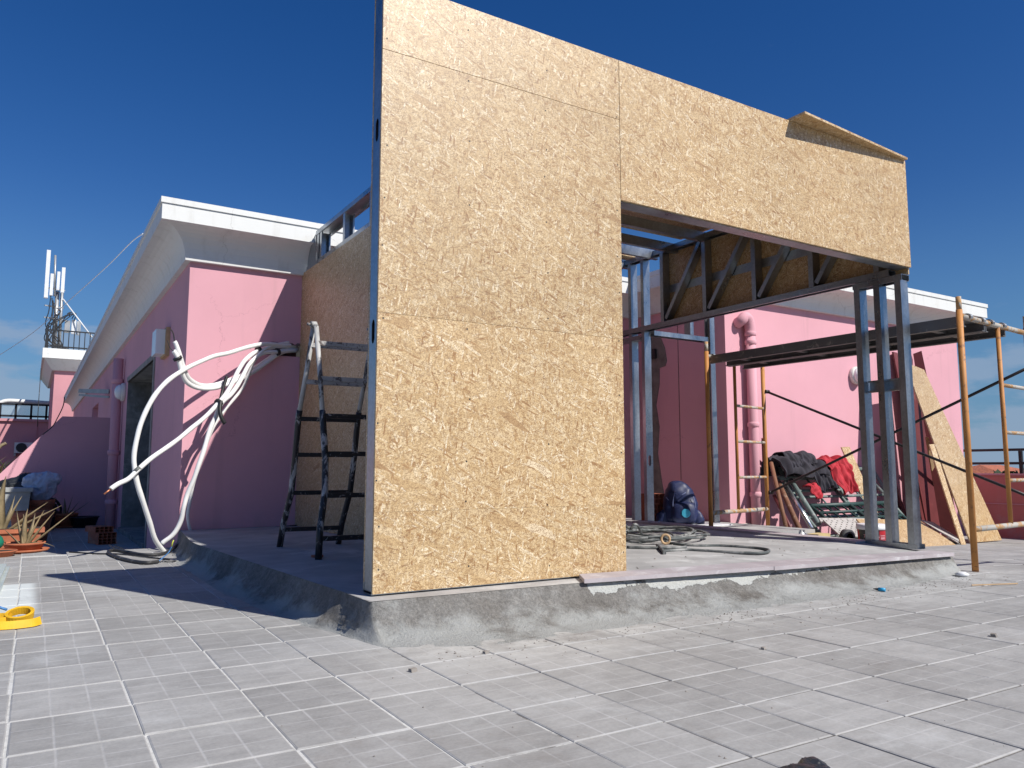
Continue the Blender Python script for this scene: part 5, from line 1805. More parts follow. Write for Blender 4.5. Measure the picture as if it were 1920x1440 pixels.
soft_body([(0.0, .150, .085, 0, 0), (0.05, .172, .100, 0, 0), (0.15, .178, .105, 0, 0), (0.25, .165, .10, 0, .005), (0.34, .135, .085, -.01, .01), (0.40, .095, .06, -.02, .02), (0.435, .05, .035, -.03, .025), (0.445, .012, .01, -.03, .025)]).build('bag', M['backpack'], bk)
soft_body([(0.015, .100, .05, .03, -.10), (0.06, .122, .062, .03, -.10), (0.15, .122, .062, .03, -.10), (0.20, .105, .05, .03, -.095), (0.225, .06, .03, .03, -.09), (0.23, .01, .01, .03, -.09)], crease=0.006, seed=5.0).build('pocket', M['backpack'], bk)
soft_body([(0.0, .05, .05, -.19, -.02), (0.04, .065, .055, -.19, -.02), (0.10, .055, .05, -.185, -.02), (0.14, .02, .02, -.175, -.02)], 24, 0.008, 14, 2.0).build('side_pocket', M['backpack'], bk)
soft_body([(0.0, .05, .05, .19, 0), (0.05, .055, .05, .185, 0), (0.12, .03, .03, .175, 0), (0.14, .01, .01, .17, 0)], 24, 0.006, 14, 3.0).build('side_pocket', M['backpack'], bk)
m_ = MB()
dc = bp_pt(.045, -.166, .115)
vs_ = []
for r_, h_ in ((0.043, 0.0), (0.045, -0.006), (0.040, -0.009), (0.0005, -0.009)):
    for k in range(28):
        a = 2 * math.pi * k / 28
        vs_.append(dc + BX * (r_ * math.cos(a)) + Vector((0, 0, r_ * math.sin(a))) + BY * h_)
m_.add(vs_, [(q * 28 + k, q * 28 + (k + 1) % 28, (q + 1) * 28 + (k + 1) % 28, (q + 1) * 28 + k) for q in range(3) for k in range(28)], 0, False)
m_.build('badge', M['badge'], bk)
m_ = MB()
for pts in ([(-.06, -.085, .395), (-.062, -.112, .32), (-.08, -.118, .24), (-.085, -.125, .12)], [(.13, -.10, .285), (.148, -.108, .20), (.15, -.108, .10)], [(-.06, -.108, .315), (0.0, -.122, .30), (.05, -.115, .325)], [(-.15, -.075, .275), (-.125, -.10, .245)]):
    m_.tube(cr([bp_pt(*p) for p in pts], 5), 0.0035, 6)
m_.build('piping', M['pale_strap'], bk)
m_ = MB(); m_.tube(cr([bp_pt(-.19, -.06, .09), bp_pt(-.23, -.07, .02), bp_pt(-.29, -.05, .006), bp_pt(-.36, -.03, .004)], 5), 0.008, 6); m_.build('strap', M['blue_strap'], bk)
ws = MB(); ws.box(5.50, 5.80, 0.1185, 6.30, 6.24, 0.131)
tag(ws.build('white_board', M['bucket_white']), 'thin white sheet lying on the slab under the backpack', 'sheet')

# ================================================================== SCAFFOLD
sc = thing('scaffold', 'ochre painted tubular scaffold tower spanning in front of the sunlit pink wall', 'scaffold', (6.0, 4.2, 0))
FA = [Vector((5.535, 5.36, 0)), Vector((6.59, 5.58, 0))]        # far frame
FB = [Vector((5.602, 2.971, 0)), Vector((6.80, 3.085, 0))]       # near frame
RT = 0.0215
for F, lad_f, zb in ((FA, 0.47, (0.118, 0.02)), (FB, 0.535, (0.0, zt(6.6)))):
    for k, p in enumerate(F):
        m_ = MB(); m_.tube([p + Vector((0, 0, zb[k] + 0.001)), p + Vector((0, 0, 1.0)), p + Vector((0, 0, 1.84))], RT, 14)
        m_.build('pole', M['scaffold' if k or F is FA else 'scaffold'], sc)
        m_ = MB(); m_.tube([p + Vector((0, 0, 1.8401)), p + Vector((0, 0, 1.935))], RT * 0.86, 14)
        m_.build('spigot', M['scaffold_top'], sc)
    d = F[1] - F[0]
    for z, nm in ((1.795, 'transom'), (0.288, 'transom')):
        m_ = MB(); m_.tube([F[0] + Vector((0, 0, z)), F[1] + Vector((0, 0, z))], RT * 0.95, 12)
        m_.build(nm, M['scaffold_top'], sc)
    q = F[0] + d * lad_f
    m_ = MB(); m_.tube([q + Vector((0, 0, 0.30)), q + Vector((0, 0, 1.78))], RT * 0.75, 12)
    m_.build('ladder_pole', M['scaffold'], sc)
    for z in (0.62, 0.98, 1.34):
        m_ = MB(); m_.tube([q + Vector((0, 0, z)), F[1] + Vector((0, 0, z))], RT * 0.68, 10)
        m_.build('rung', M['scaffold_top'], sc)
# cross braces on the far side
zu, zl = 1.52, 0.46
for (za, zb_) in ((zu, zl), (zl, zu)):
    a, c_ = FA[1] + Vector((0.03, -0.02, za)), FB[1] + Vector((0.03, 0.02, zb_))
    m_ = MB(); m_.tube([a, a * 0.9 + c_ * 0.1, c_ * 0.9 + a * 0.1, c_], 0.0125, 10)
    m_.lathe([(0.02, -0.03), (0.02, 0.03)], a, 10, 'x')
    m_.build('brace', M['brace'], sc)
# two steel planks hooked on the transoms
def plank(lat0, lat1, label):
    a0 = FB[0] + (FB[1] - FB[0]) * lat0; a1 = FB[0] + (FB[1] - FB[0]) * lat1
    b0 = FA[0] + (FA[1] - FA[0]) * lat0; b1 = FA[0] + (FA[1] - FA[0]) * lat1
    t_ = thing('scaffold_plank', label, 'plank', (a0 + b0) / 2 + Vector((0, 0, 1.75)), 'steel scaffold planks')
    z = 1.80
    m_ = MB()
    m_.hexa([v + Vector((0, 0, z - 0.006)) for v in (a0, a1, b1, b0)], [v + Vector((0, 0, z + 0.004)) for v in (a0, a1, b1, b0)])
    m_.build('deck', M['plank'], t_)
    for s0, s1, h_ in ((0.0, 0.04, 0.075), (0.96, 1.0, 0.075)):
        m_ = MB()
        e = [a0.lerp(a1, s0), a0.lerp(a1, s1), b0.lerp(b1, s1), b0.lerp(b1, s0)]
        m_.hexa([v + Vector((0, 0, z - h_)) for v in e], [v + Vector((0, 0, z - 0.0065)) for v in e])
        # rolled lip
        e2 = [a0.lerp(a1, s0 + (0.04 if s0 < 0.5 else -0.08)), a0.lerp(a1, s1 + (0.08 if s0 < 0.5 else -0.04)), b0.lerp(b1, s1 + (0.08 if s0 < 0.5 else -0.04)), b0.lerp(b1, s0 + (0.04 if s0 < 0.5 else -0.08))]
        m_.hexa([v + Vector((0, 0, z - h_)) for v in e2], [v + Vector((0, 0, z - h_ + 0.008)) for v in e2])
        m_.build('side_rail', M['plank'], t_)
    for f_ in (0.12, 0.37, 0.62, 0.88):
        m_ = MB()
        p, q = a0.lerp(b0, f_).lerp(a1.lerp(b1, f_), 0.045), a0.lerp(b0, f_).lerp(a1.lerp(b1, f_), 0.955)
        m_.bar(p + Vector((0, 0, z - 0.03)), q + Vector((0, 0, z - 0.03)), 0.05, 0.045)
        m_.build('cross_rib', M['plank'], t_)
    for lo_, e0, e1_ in ((0.2, a0, a1), (0.8, a0, a1), (0.2, b0, b1), (0.8, b0, b1)):
        p = e0.lerp(e1_, lo_)
        sg = -1 if e0 is a0 else 1
        m_ = MB()
        pts = [p + Vector((-0.0, sg * 0.033 * math.cos(t), z + 0.028 * math.sin(t) - 0.004)) for t in np.linspace(math.pi, -0.4, 8)]
        for q0, q1 in zip(pts[:-1], pts[1:]):
            m_.bar(q0, q1, 0.008, 0.028, (1, 0, 0))
        m_.build('hook', M['steel_dull'], t_)
    return t_


plank(0.045, 0.345, 'dark steel scaffold plank nearest to the new room')
plank(0.355, 0.655, 'dark steel scaffold plank nearest to the pink wall')

# ================================================================== MATERIALS LEANING ON THE SUNLIT WALL
def leaning_board(name, quad, th, mat, label, cat='board', group=None):
    """board with its four corners given, thickness away from the camera"""
    q = [Vector(p) for p in quad]
    nrm = (q[1] - q[0]).cross(q[3] - q[0]).normalized()
    c_ = sum(q, Vector()) / 4
    if nrm.dot(c_ - Vector(CAM)) < 0:
        nrm = -nrm
    # build in its own plane so the flake pattern follows the board
    ex = (q[1] - q[0]).normalized(); ez = nrm; ey = ez.cross(ex).normalized()
    Mx = Matrix((ex, ey, ez)).transposed()
    loc = [Mx.transposed() @ (p - c_) for p in q]
    m_ = MB()
    m_.slab([Vector((p.x, p.y, 0)) for p in loc], (0, 0, th))
    o_ = m_.build(name, M[mat])
    o_.matrix_world = Matrix.Translation(c_) @ Mx.to_4x4()
    return tag(o_, label, cat, group)


def onf(x, y, dz=0.002):
    return Vector((x, y, zt(x) + dz))


# big osb offcut
pb0, pb1 = UF(1814, 1019, 0.002), UF(1873, 1014, 0.002)
pt0, pt1 = U(1691, 681, y=5.62), U(1749, 687, y=5.62)
leaning_board('osb_offcut', [pb0, pb1, pt1, pt0], 0.015, 'osb', 'tall tapering wood-flake offcut leaning against the red-brown boards')
q0 = UF(1803, 1021, 0.002); q1 = UF(1812, 1021, 0.002)
leaning_board('osb_strip', [q0, q1, U(1751, 833, y=q0.y + 0.42), U(1743, 833, y=q0.y + 0.42)], 0.015, 'osb', 'narrow wood-flake strip leaning in front of the tall offcut')
leaning_board('osb_offcut', [UF(1655, 1029, 0.004), UF(1793, 1021, 0.004), U(1722, 977, y=5.35), U(1606, 972, y=5.15)], 0.015, 'osb', 'low wide wood-flake sheet lying tilted at the foot of the boards')
leaning_board('perforated_plate', [UF(1795, 1019, 0.015), UF(1806, 1015, 0.015), U(1752, 974, y=5.5), U(1726, 976, y=5.4)], 0.01, 'perforated', 'dusty metal edge under the low wood-flake sheet', 'metal plate')
a, c_ = U(1578, 838, y=5.98), U(1592, 838, y=5.98)
leaning_board('osb_strip', [UF(1650, 1010, .01), UF(1668, 1010, .01), c_, a], 0.015, 'osb', 'short wood-flake strip leaning on the wall beside the red jacket')
# red-brown form boards
for (b0, b1, t0, t1, lab) in (
        ((1738, 1000), (1790, 1000), (1672, 660), (1692, 660), 'red-brown form board leaning on the wall, leftmost and tallest'),
        ((1728, 985), (1802, 1006), (1690, 700), (1724, 700), 'widest red-brown form board right of the front steel stud'),
        ((1766, 1008), (1803, 1010), (1712, 662), (1728, 662), 'red-brown form board just behind the tall wood-flake offcut'),
        ((1700, 985), (1730, 990), (1655, 838), (1664, 838), 'short red-brown form board between the steel studs')):
    p0, p1 = UF(*b0, 0.002), UF(*b1, 0.002)
    if p0.y > 5.9:
        p0 = U(*b0, y=5.9)
    tp0, tp1 = U(*t0, y=6.05), U(*t1, y=6.05)
    leaning_board('form_board', [p0, p1, tp1, tp0], 0.02, 'form_board', lab, 'board', 'red-brown form boards leaning on the wall')
leaning_board('timber_strip', [UF(1768, 1003, .002), UF(1778, 1003, .002), U(1741, 820, y=5.7), U(1737, 820, y=5.7)], 0.02, 'timber', 'pale timber strip leaning between the red-brown boards', 'timber')

# stack of green steel frames leaning on the wall
def steel_frame(label, xa, xb, yb, zb, yt, ztp, mat, rungs, mesh_):
    t_ = thing('steel_trestle', label, 'trestle', ((xa + xb) / 2, yb, zt(xa)), 'steel trestles leaning on the sunlit wall')
    A, B = Vector((xa, yb, zb)), Vector((xb, yb + 0.05, zb))
    Cc, Dd = Vector((xb, yt + 0.03, ztp)), Vector((xa, yt, ztp))
    m_ = MB(); m_.tube([Dd, Cc], 0.026, 10); m_.build('top_tube', M[mat], t_)
    m_ = MB(); m_.tube([A, B], 0.024, 10); m_.build('bottom_tube', M[mat], t_)
    for p, q in ((A, Dd), (B, Cc), (A.lerp(B, .5), Dd.lerp(Cc, .5))):
        m_ = MB(); m_.tube([p, q], 0.022, 10); m_.build('side_tube', M[mat], t_)
    for k in range(rungs):
        f_ = (k + 1) / (rungs + 1)
        m_ = MB(); m_.tube([A.lerp(Dd, f_), B.lerp(Cc, f_)], 0.016, 8); m_.build('rung', M[mat], t_)
    for k in range(mesh_):
        f_ = (k + 0.7) / (mesh_ + 0.4)
        m_ = MB(); m_.tube([A.lerp(B, f_), Dd.lerp(Cc, f_)], 0.010, 6); m_.build('bar', M[mat], t_)
    return t_


steel_frame('grey-green tubular trestle at the back, resting on the pink wall', 7.35, 9.15, 5.55, zt(7.3) + 0.03, 6.03, 0.70, 'grey_frame', 2, 0)
steel_frame('grey-green tubular trestle in the middle of the leaning pile', 7.18, 8.95, 5.35, zt(7.2) + 0.03, 5.94, 0.60, 'grey_frame', 2, 2)
steel_frame('dark green mesh trestle at the front of the leaning pile', 7.30, 8.7, 5.05, zt(7.5) + 0.03, 5.60, 0.30, 'green_frame', 4, 9)
# loose tubes leaning left of the frames
for (t0, b0, r_, mat, lab) in (
        ((1446, 868), (1478, 1006), 0.022, 'rusty', 'dark rusty tube leaning next to the rear scaffold pole'),
        ((1460, 905), (1504, 1003), 0.027, 'rusty', 'thick rust brown tube leaning between the scaffold pole and frames'),
        ((1470, 905), (1523, 992), 0.022, 'bright_tube', 'bright zinc tube leaning on the grey-green frames'),
        ((1483, 900), (1535, 983), 0.026, 'grey_frame', 'scuffed grey-green tube leaning on the frames'),
        ((1452, 930), (1490, 1006), 0.020, 'form_board', 'dark red batten leaning low behind the rusty tubes')):
    a = U(*t0, y=5.86); c_ = U(*b0, y=5.30)
    c_.z = max(c_.z, zt(c_.x) + 0.03)
    m_ = MB(); m_.tube([a, c_], r_, 12)
    tag(m_.build('steel_tube', M[mat]), lab, 'tube', 'loose tubes leaning on the sunlit wall')
m_ = MB(); m_.bar(UF(1438, 1000, .01), U(1431, 822, y=5.95), 0.04, 0.02)
tag(m_.build('brown_batten', M['form_board']), 'thin brown batten standing right behind the rear scaffold pole', 'batten')
# clothes thrown over the frames
def drape(name, xa, xb, prof, mat, parent, folds=5.0, amp=0.03, seed=0.0, nu=54, nv=40, gather=0.0):
    """cloth hanging over a tube: profile (y, z) from the back hem over the top to the front hem"""
    P = cr([Vector((0, a, c_)) for a, c_ in prof], 10)
    Ls = [0.0]
    for a, c_ in zip(P[:-1], P[1:]):
        Ls.append(Ls[-1] + (c_ - a).length)
    tot = Ls[-1]
    vs_ = []
    for jv in range(nv + 1):
        t_ = tot * jv / nv
        k = max(q for q in range(len(Ls)) if Ls[q] <= t_ + 1e-9)
        k = min(k, len(P) - 2)
        f_ = (t_ - Ls[k]) / max(1e-6, Ls[k + 1] - Ls[k])
        p = P[k].lerp(P[k + 1], f_)
        tg = (P[k + 1] - P[k]).normalized()
        nr = Vector((0, tg.z, -tg.y))
        if nr.z < 0 and jv < nv * 0.5:
            nr = -nr
        if jv >= nv * 0.5 and nr.y > 0:
            nr = -nr
        v_ = jv / nv
        for iu in range(nu + 1):
            u_ = iu / nu
            uu = 0.5 + (u_ - 0.5) * (1 - gather * v_)
            x = xa + (xb - xa) * uu
            w1 = mnoise.noise(Vector((u_ * folds, v_ * 1.1, seed)))
            w2 = mnoise.noise(Vector((u_ * folds * 2.3, v_ * 2.2 + 3, seed + 9)))
            w3 = mnoise.noise(Vector((u_ * folds * 0.8 + v_ * 3.5, v_ * 4.5, seed + 4)))
            d_ = amp * ((1 - 2.2 * abs(w1)) * 0.8 + (1 - 2 * abs(w2)) * 0.45 + w3 * 0.8) * (0.45 + 0.75 * v_)
            hem = 0.09 * mnoise.noise(Vector((u_ * 2.3, 7, seed))) * v_ ** 3
            sx_ = 0.035 * mnoise.noise(Vector((v_ * 3.1, 3, seed + u_)))
            vs_.append(Vector((x + sx_, p.y, p.z - hem)) + nr * d_)
    n_ = nu + 1
    m_ = MB()
    fs_ = [(jv * n_ + iu, jv * n_ + iu + 1, (jv + 1) * n_ + iu + 1, (jv + 1) * n_ + iu) for jv in range(nv) for iu in range(nu)]
    m_.add(vs_, fs_, 0, True)
    o_ = m_.build(name, mat, parent)
    md = o_.modifiers.new('thick', 'SOLIDIFY'); md.thickness = 0.012; md.offset = 0
    sd = o_.modifiers.new('soft', 'SUBSURF'); sd.levels = 1; sd.render_levels = 1
    return o_


dj = thing('dark_jacket', 'dark crumpled jackets thrown in a heap over the leaning trestles', 'jacket', U(1515, 880, y=5.85))
a, c_ = U(1507, 880, y=5.82), U(1556, 880, y=5.82)
drape('sleeve', a.x, c_.x, [(5.98, 0.66), (5.96, 0.74), (5.90, 0.775), (5.82, 0.74), (5.77, 0.64), (5.73, 0.52), (5.71, 0.44)], M['jacket_dark'], dj, 4.5, 0.045, 1.7, gather=0.35)
a, c_ = U(1452, 880, y=5.86), U(1530, 880, y=5.86)
drape('body', a.x, c_.x, [(6.05, 0.62), (6.03, 0.72), (5.97, 0.79), (5.88, 0.80), (5.80, 0.74), (5.76, 0.66), (5.755, 0.62)], M['jacket_dark'], dj, 6.0, 0.055, 4.2, gather=0.0)
a, c_ = U(1468, 880, y=5.86), U(1520, 880, y=5.86)
drape('hood', a.x, c_.x, [(6.02, 0.74), (5.99, 0.82), (5.93, 0.855), (5.86, 0.83), (5.82, 0.77), (5.80, 0.72)], M['jacket_dark'], dj, 5.0, 0.05, 8.2, gather=0.1)
rj = thing('red_jacket', 'red jacket hanging with deep folds over the leaning trestles', 'jacket', U(1568, 890, y=5.82))
a, c_ = U(1549, 880, y=5.80), U(1590, 880, y=5.80)
drape('body', a.x, c_.x, [(6.0, 0.60), (5.98, 0.70), (5.91, 0.76), (5.82, 0.735), (5.765, 0.64), (5.73, 0.53), (5.71, 0.42)], M['jacket_red'], rj, 4.0, 0.05, 2.9, gather=0.3)
a, c_ = U(1540, 875, y=5.86), U(1582, 875, y=5.86)
drape('hood', a.x, c_.x, [(6.02, 0.70), (5.99, 0.79), (5.92, 0.82), (5.85, 0.79), (5.81, 0.72), (5.80, 0.66)], M['jacket_red'], rj, 4.0, 0.05, 6.1)
a, c_ = U(1514, 930, y=5.68), U(1532, 930, y=5.68)
drape('cuff', a.x, c_.x, [(5.74, 0.50), (5.70, 0.52), (5.66, 0.50), (5.64, 0.45), (5.63, 0.40)], M['jacket_red'], rj, 2.5, 0.03, 3.3)


# perforated deck plates on the floor
def perforated(o, a, b_, nx_, ny_, label):
    o, a, b_ = Vector(o), Vector(a), Vector(b_)
    nrm = a.cross(b_).normalized() * 0.012
    m_ = MB()
    for i in range(nx_):
        for j in range(ny_):
            if (i % 4 == 1 and j % 4 == 1) or (i % 4 == 3 and j % 4 == 3):
                continue
            p = o + a * (i / nx_) + b_ * (j / ny_)
            m_.obox(p, a / nx_ * 1.0, b_ / ny_ * 1.0, nrm)
    # keep one skin only
    return tag(m_.build('perforated_plate', M['perforated']), label, 'metal plate', 'perforated deck plates')


pA = U(1543, 974, y=5.25); pB = U(1598, 974, y=5.2); pC = U(1578, 1006, y=4.9)
perforated(pA, pB - pA, pC - pA, 22, 18, 'dusty perforated steel deck plate tilted behind the yellow foam block')
pA = U(1535, 971, y=5.35); pB = U(1650, 972, y=5.3); pC = U(1540, 979, y=5.25)
perforated(pA, pB - pA, pC - pA, 40, 6, 'long perforated steel deck plate lying below the green mesh frame')

# bucket
bp = UF(1621, 1022, 0.0)
bp = Vector((6.74, 4.50, zt(6.74)))
bq = thing('paint_bucket', 'red and black paint bucket with a white lid next to the steel studs', 'bucket', bp)
m_ = MB(); m_.lathe([(0.112, 0.0), (0.128, 0.20), (0.128, 0.205), (0.001, 0.205)], bp, 28)
for k, f in enumerate(m_.f):
    v = [Vector(m_.v[i]) for i in f]
    cc_ = sum(v, Vector()) / len(v) - bp
    ang = math.degrees(math.atan2(cc_.y, cc_.x)) % 360
    m_.m[k] = 1 if 150 < ang < 243 else 0
m_.build('body', [M['bucket_red'], M['bucket_black']], bq)
m_ = MB(); m_.lathe([(0.130, 0.190), (0.137, 0.192), (0.137, 0.212), (0.134, 0.218), (0.134, 0.236), (0.120, 0.240), (0.001, 0.240)], bp, 28); m_.build('lid', M['bucket_white'], bq)


def wrap_text(txt, ang0, z, size, r, mat, parent, shear=0.0):
    cu = D.curves.new('lettering', 'FONT')
    cu.body = txt; cu.size = size; cu.shear = shear; cu.extrude = 0.0
    tmp = D.objects.new('tmp', cu); C.objects.link(tmp)
    dg = bpy.context.evaluated_depsgraph_get()
    me_ = D.meshes.new_from_object(tmp.evaluated_get(dg))
    D.objects.remove(tmp)
    for v in me_.vertices:
        a = R(ang0) + v.co.x / r
        zz = z + v.co.y
        rr = 0.112 + (0.128 - 0.112) * zz / 0.20 + 0.0018
        v.co = (bp.x + rr * math.cos(a), bp.y + rr * math.sin(a), bp.z + zz)
    me_.materials.append(mat)
    o_ = D.objects.new('lettering', me_); C.objects.link(o_)
    o_.parent = parent; o_.location = -parent.location
    return o_


wrap_text('TYTAN', 176, 0.118, 0.045, 0.12, M['print_pink'], bq, 0.25)
wrap_text('PRO', 192, 0.072, 0.040, 0.12, M['bucket_red'], bq, 0.25)
m_ = MB()
def patch(a0, a1, z0, z1):
    n_ = 6
    for k in range(n_):
        q = []
        for a, z in ((a0 + (a1 - a0) * k / n_, z0), (a0 + (a1 - a0) * (k + 1) / n_, z0), (a0 + (a1 - a0) * (k + 1) / n_, z1), (a0 + (a1 - a0) * k / n_, z1)):
            rr = 0.112 + 0.016 * z / 0.20 + 0.0016
            q.append((bp.x + rr * math.cos(R(a)), bp.y + rr * math.sin(R(a)), bp.z + z))
        m_.add(q, [(0, 1, 2, 3)])
patch(252, 272, 0.02, 0.085)
m_.build('print', M['print_grey'], bq)
m_ = MB(); patch(250, 274, 0.105, 0.125); patch(250, 274, 0.133, 0.143); m_.build('print', M['print_pink'], bq)
# small things on the floor beside it
m_ = MB(); p = U(1536, 1010, y=4.85); p.z = zt(p.x) + 0.001; m_.obox(p, (0.22, 0.03, 0.0), (-0.02, 0.12, 0), (0, 0.01, 0.115))
tag(m_.build('foam_block', M['foam']), 'yellow foam block on the floor behind the stone sill', 'foam')
m_ = MB(); p = U(1590, 1012, y=4.72); p.z = zt(p.x) + 0.001
m_.lathe([(0.052, -0.03), (0.085, -0.03), (0.085, 0.03), (0.052, 0.03), (0.052, -0.03)], p + Vector((0.02, 0.02, 0.086)), 24, 'y')
tag(m_.build('tape_roll', M['dark_roll']), 'dark grey roll of tape standing between foam block and bucket', 'roll')
for (x, y, s_, lab) in ((U(1562, 1014, y=4.66).x, 4.66, 1, 'white plastic cup lying in front of the yellow foam block'), (U(1578, 1014, y=4.56).x, 4.56, 1.05, 'pale grey cup lying next to the tape roll')):
    m_ = MB(); m_.lathe([(0.028 * s_, 0.0), (0.040 * s_, 0.10 * s_), (0.036 * s_, 0.10 * s_), (0.026 * s_, 0.01), (0.001, 0.01)], (x, y, zt(x) + 0.042), 18, 'y')
    tag(m_.build('plastic_cup', M['bucket_white' if s_ == 1 else 'stone_pale']), lab, 'cup', 'plastic cups on the floor')
m_ = MB(); p = U(1516, 990, y=5.1); m_.obox((p.x, 5.05, zt(p.x) + 0.01), (0.17, 0.02, -0.03), (0.0, 0.12, 0), (0.015, 0, 0.10))
tag(m_.build('plastic_crate', M['pink_plastic']), 'pink translucent plastic box tipped beside the foam block', 'box')
m_ = MB(); p = U(1500, 1004, y=4.95); m_.slab([(p.x, 4.95, zt(p.x) + 0.01), (p.x + 0.26, 4.85, zt(p.x) + 0.01), (p.x + 0.10, 5.0, zt(p.x) + 0.13)], (0.01, 0.05, 0.006))
tag(m_.build('metal_offcut', M['steel_dull']), 'dark triangular metal offcut at the foot of the rusty tubes', 'metal offcut')
m_ = MB(); p = U(1486, 1000, y=5.3); m_.obox((p.x, 5.3, zt(p.x) + 0.001), (0.09, 0.0, 0), (0, 0.09, 0), (0, 0.01, 0.09))
tag(m_.build('stone_cube', M['stone_pale']), 'small pale stone cube between the leaning tubes', 'stone')

# ================================================================== RIGHT PARAPET with railing, distant town
pr = thing('right_parapet', 'dull red parapet wall closing the terrace on the right', 'wall', (11.5, 3, -0.3))
b_ = MB(); b_.box(11.42, -4, -0.6, 11.60, 7.5, 0.615); b_.build('wall', M['red_brown'], pr)
b_ = MB(); b_.box(11.40, -4, 0.6155, 11.62, 7.5, 0.64); b_.build('coping', M['pink2'], pr)
b_ = MB(); b_.box(11.405, -4, 0.22, 11.419, 7.5, 0.232); b_.build('wall_groove', M['pink2'], pr)
rr_ = thing('right_railing', 'black two-bar metal railing on top of the right parapet', 'railing', (11.5, 3, 0.64))
for z in (0.965, 0.78):
    b_ = MB(); b_.bar((11.5, -4, z), (11.5, 7.4, z), 0.045, 0.035); b_.build('rail', M['black_metal'], rr_)
for y in (5.40, 3.6, 1.8, 0.0, 7.2):
    b_ = MB(); b_.box(11.48, y - 0.02, 0.64, 11.52, y + 0.02, 0.946); b_.build('post', M['black_metal'], rr_)


def far_house(label, c, w_, d_, zr, zp, nwin):
    t_ = thing('distant_house', label, 'house', c, 'distant houses beyond the parapet')
    x, y, z = c
    b_ = MB(); b_.box(x - w_ / 2, y - d_ / 2, z, x + w_ / 2, y + d_ / 2, zr); b_.build('wall', M['far_wall'], t_)
    b_ = MB()
    b_.add([(x - w_ / 2 - .4, y - d_ / 2 - .4, zr), (x + w_ / 2 + .4, y - d_ / 2 - .4, zr), (x + w_ / 2 + .4, y + d_ / 2 + .4, zr), (x - w_ / 2 - .4, y + d_ / 2 + .4, zr), (x - w_ * .2, y, zp), (x + w_ * .2, y, zp)],
           [(0, 1, 5, 4), (1, 2, 5), (2, 3, 4, 5), (3, 0, 4), (3, 2, 1, 0)])
    b_.build('roof', M['roof_tile'], t_)
    for k in range(nwin):
        wx = x - w_ / 2 + w_ * (k + 0.5) / nwin
        b_ = MB(); b_.box(wx - 0.5, y - d_ / 2 - 0.03, zr - 1.9, wx + 0.5, y - d_ / 2 - 0.005, zr - 0.7); b_.build('window', M['far_pane'], t_)
    return t_


def far(px, dist):
    d = _M @ Vector(((px - 960) / FPX, 0, -1.0)); d.z = 0
    d.normalize()
    return Vector((d.x * dist, d.y * dist, 0))


p = far(1846, 75); far_house('distant white house with a red hipped roof beyond the parapet', (p.x, p.y, -14), 8, 8, -0.2, 1.0, 3)
p = far(1862, 58); t_ = thing('distant_block', 'distant flat white house with a dark window beyond the parapet', 'house', (p.x, p.y, -14), 'distant houses beyond the parapet')
b_ = MB(); b_.box(p.x - 1.9, p.y - 2, -14, p.x + 1.9, p.y + 3, 0.10); b_.build('wall', M['far_wall'], t_)
b_ = MB(); b_.box(p.x - 2.1, p.y - 2.2, 0.103, p.x + 2.1, p.y + 3.2, 0.30); b_.build('roof', M['far_wall'], t_)
b_ = MB(); b_.box(p.x + 0.2, p.y - 2.03, -0.55, p.x + 1.4, p.y - 2.005, -0.05); b_.build('window', M['far_pane'], t_)
for k, (px, dist, zr, zp) in enumerate(((1895, 80, -0.9, 0.1), (1925, 120, -1.4, 0.2), (1960, 90, -1.5, 0.0), (1905, 150, -2.0, 0.2))):
    p = far(px, dist)
    far_house(('distant house with a low red roof between the tree tops', 'distant small house past the railing post', 'distant house outside the right edge of the town view', 'farthest distant house on the horizon at right')[k], (p.x, p.y, -14), 8, 7, zr, zp, 3)
for k, (px, dist, top) in enumerate(((1877, 62, 0.6), (1888, 66, 0.4), (1902, 95, 0.7), (1913, 90, 0.5), (1921, 85, 0.6))):
    p = far(px, dist)
    t_ = thing('distant_tree', ('dark round tree top beside the distant white block', 'small dark tree top behind the scaffold rung', 'dark tree top by the railing post', 'dark tree top right of the railing post', 'dark tree top at the right edge of the view')[k], 'tree', (p.x, p.y, -14), 'distant trees beyond the parapet')
    b_ = MB(); b_.tube([(p.x, p.y, -14), (p.x, p.y, -6), (p.x, p.y, -1.5)], 0.3, 8, radii=[0.35, 0.25, 0.1]); b_.build('trunk', M['bark'], t_)
    b_ = MB()
    for q in range(1100):
        v = Vector(rng.normal(0, 1, 3)); v.normalize()
        rr = rng.uniform(0.35, 1.0) ** 0.5
        c_ = Vector((p.x, p.y, top - 2.6)) + Vector((v.x * 2.2 * rr, v.y * 2.2 * rr, v.z * 2.6 * rr))
        n1 = Vector(rng.normal(0, 1, 3)).normalized(); n2 = n1.orthogonal().normalized() * 0.2
        n3 = n1.cross(n2) * 0.9
        b_.add([c_ - n2 - n3, c_ + n2 - n3, c_ + n2 + n3, c_ - n2 + n3], [(0, 1, 2, 3)])
    b_.build('crown', M['far_tree'], t_)

# ================================================================== SMALL THINGS ON THE FLOOR
ys_ = thing('webbing_strap', 'coiled yellow ratchet strap lying on the floor at the left edge', 'strap', (0.0, 4.25, 0))


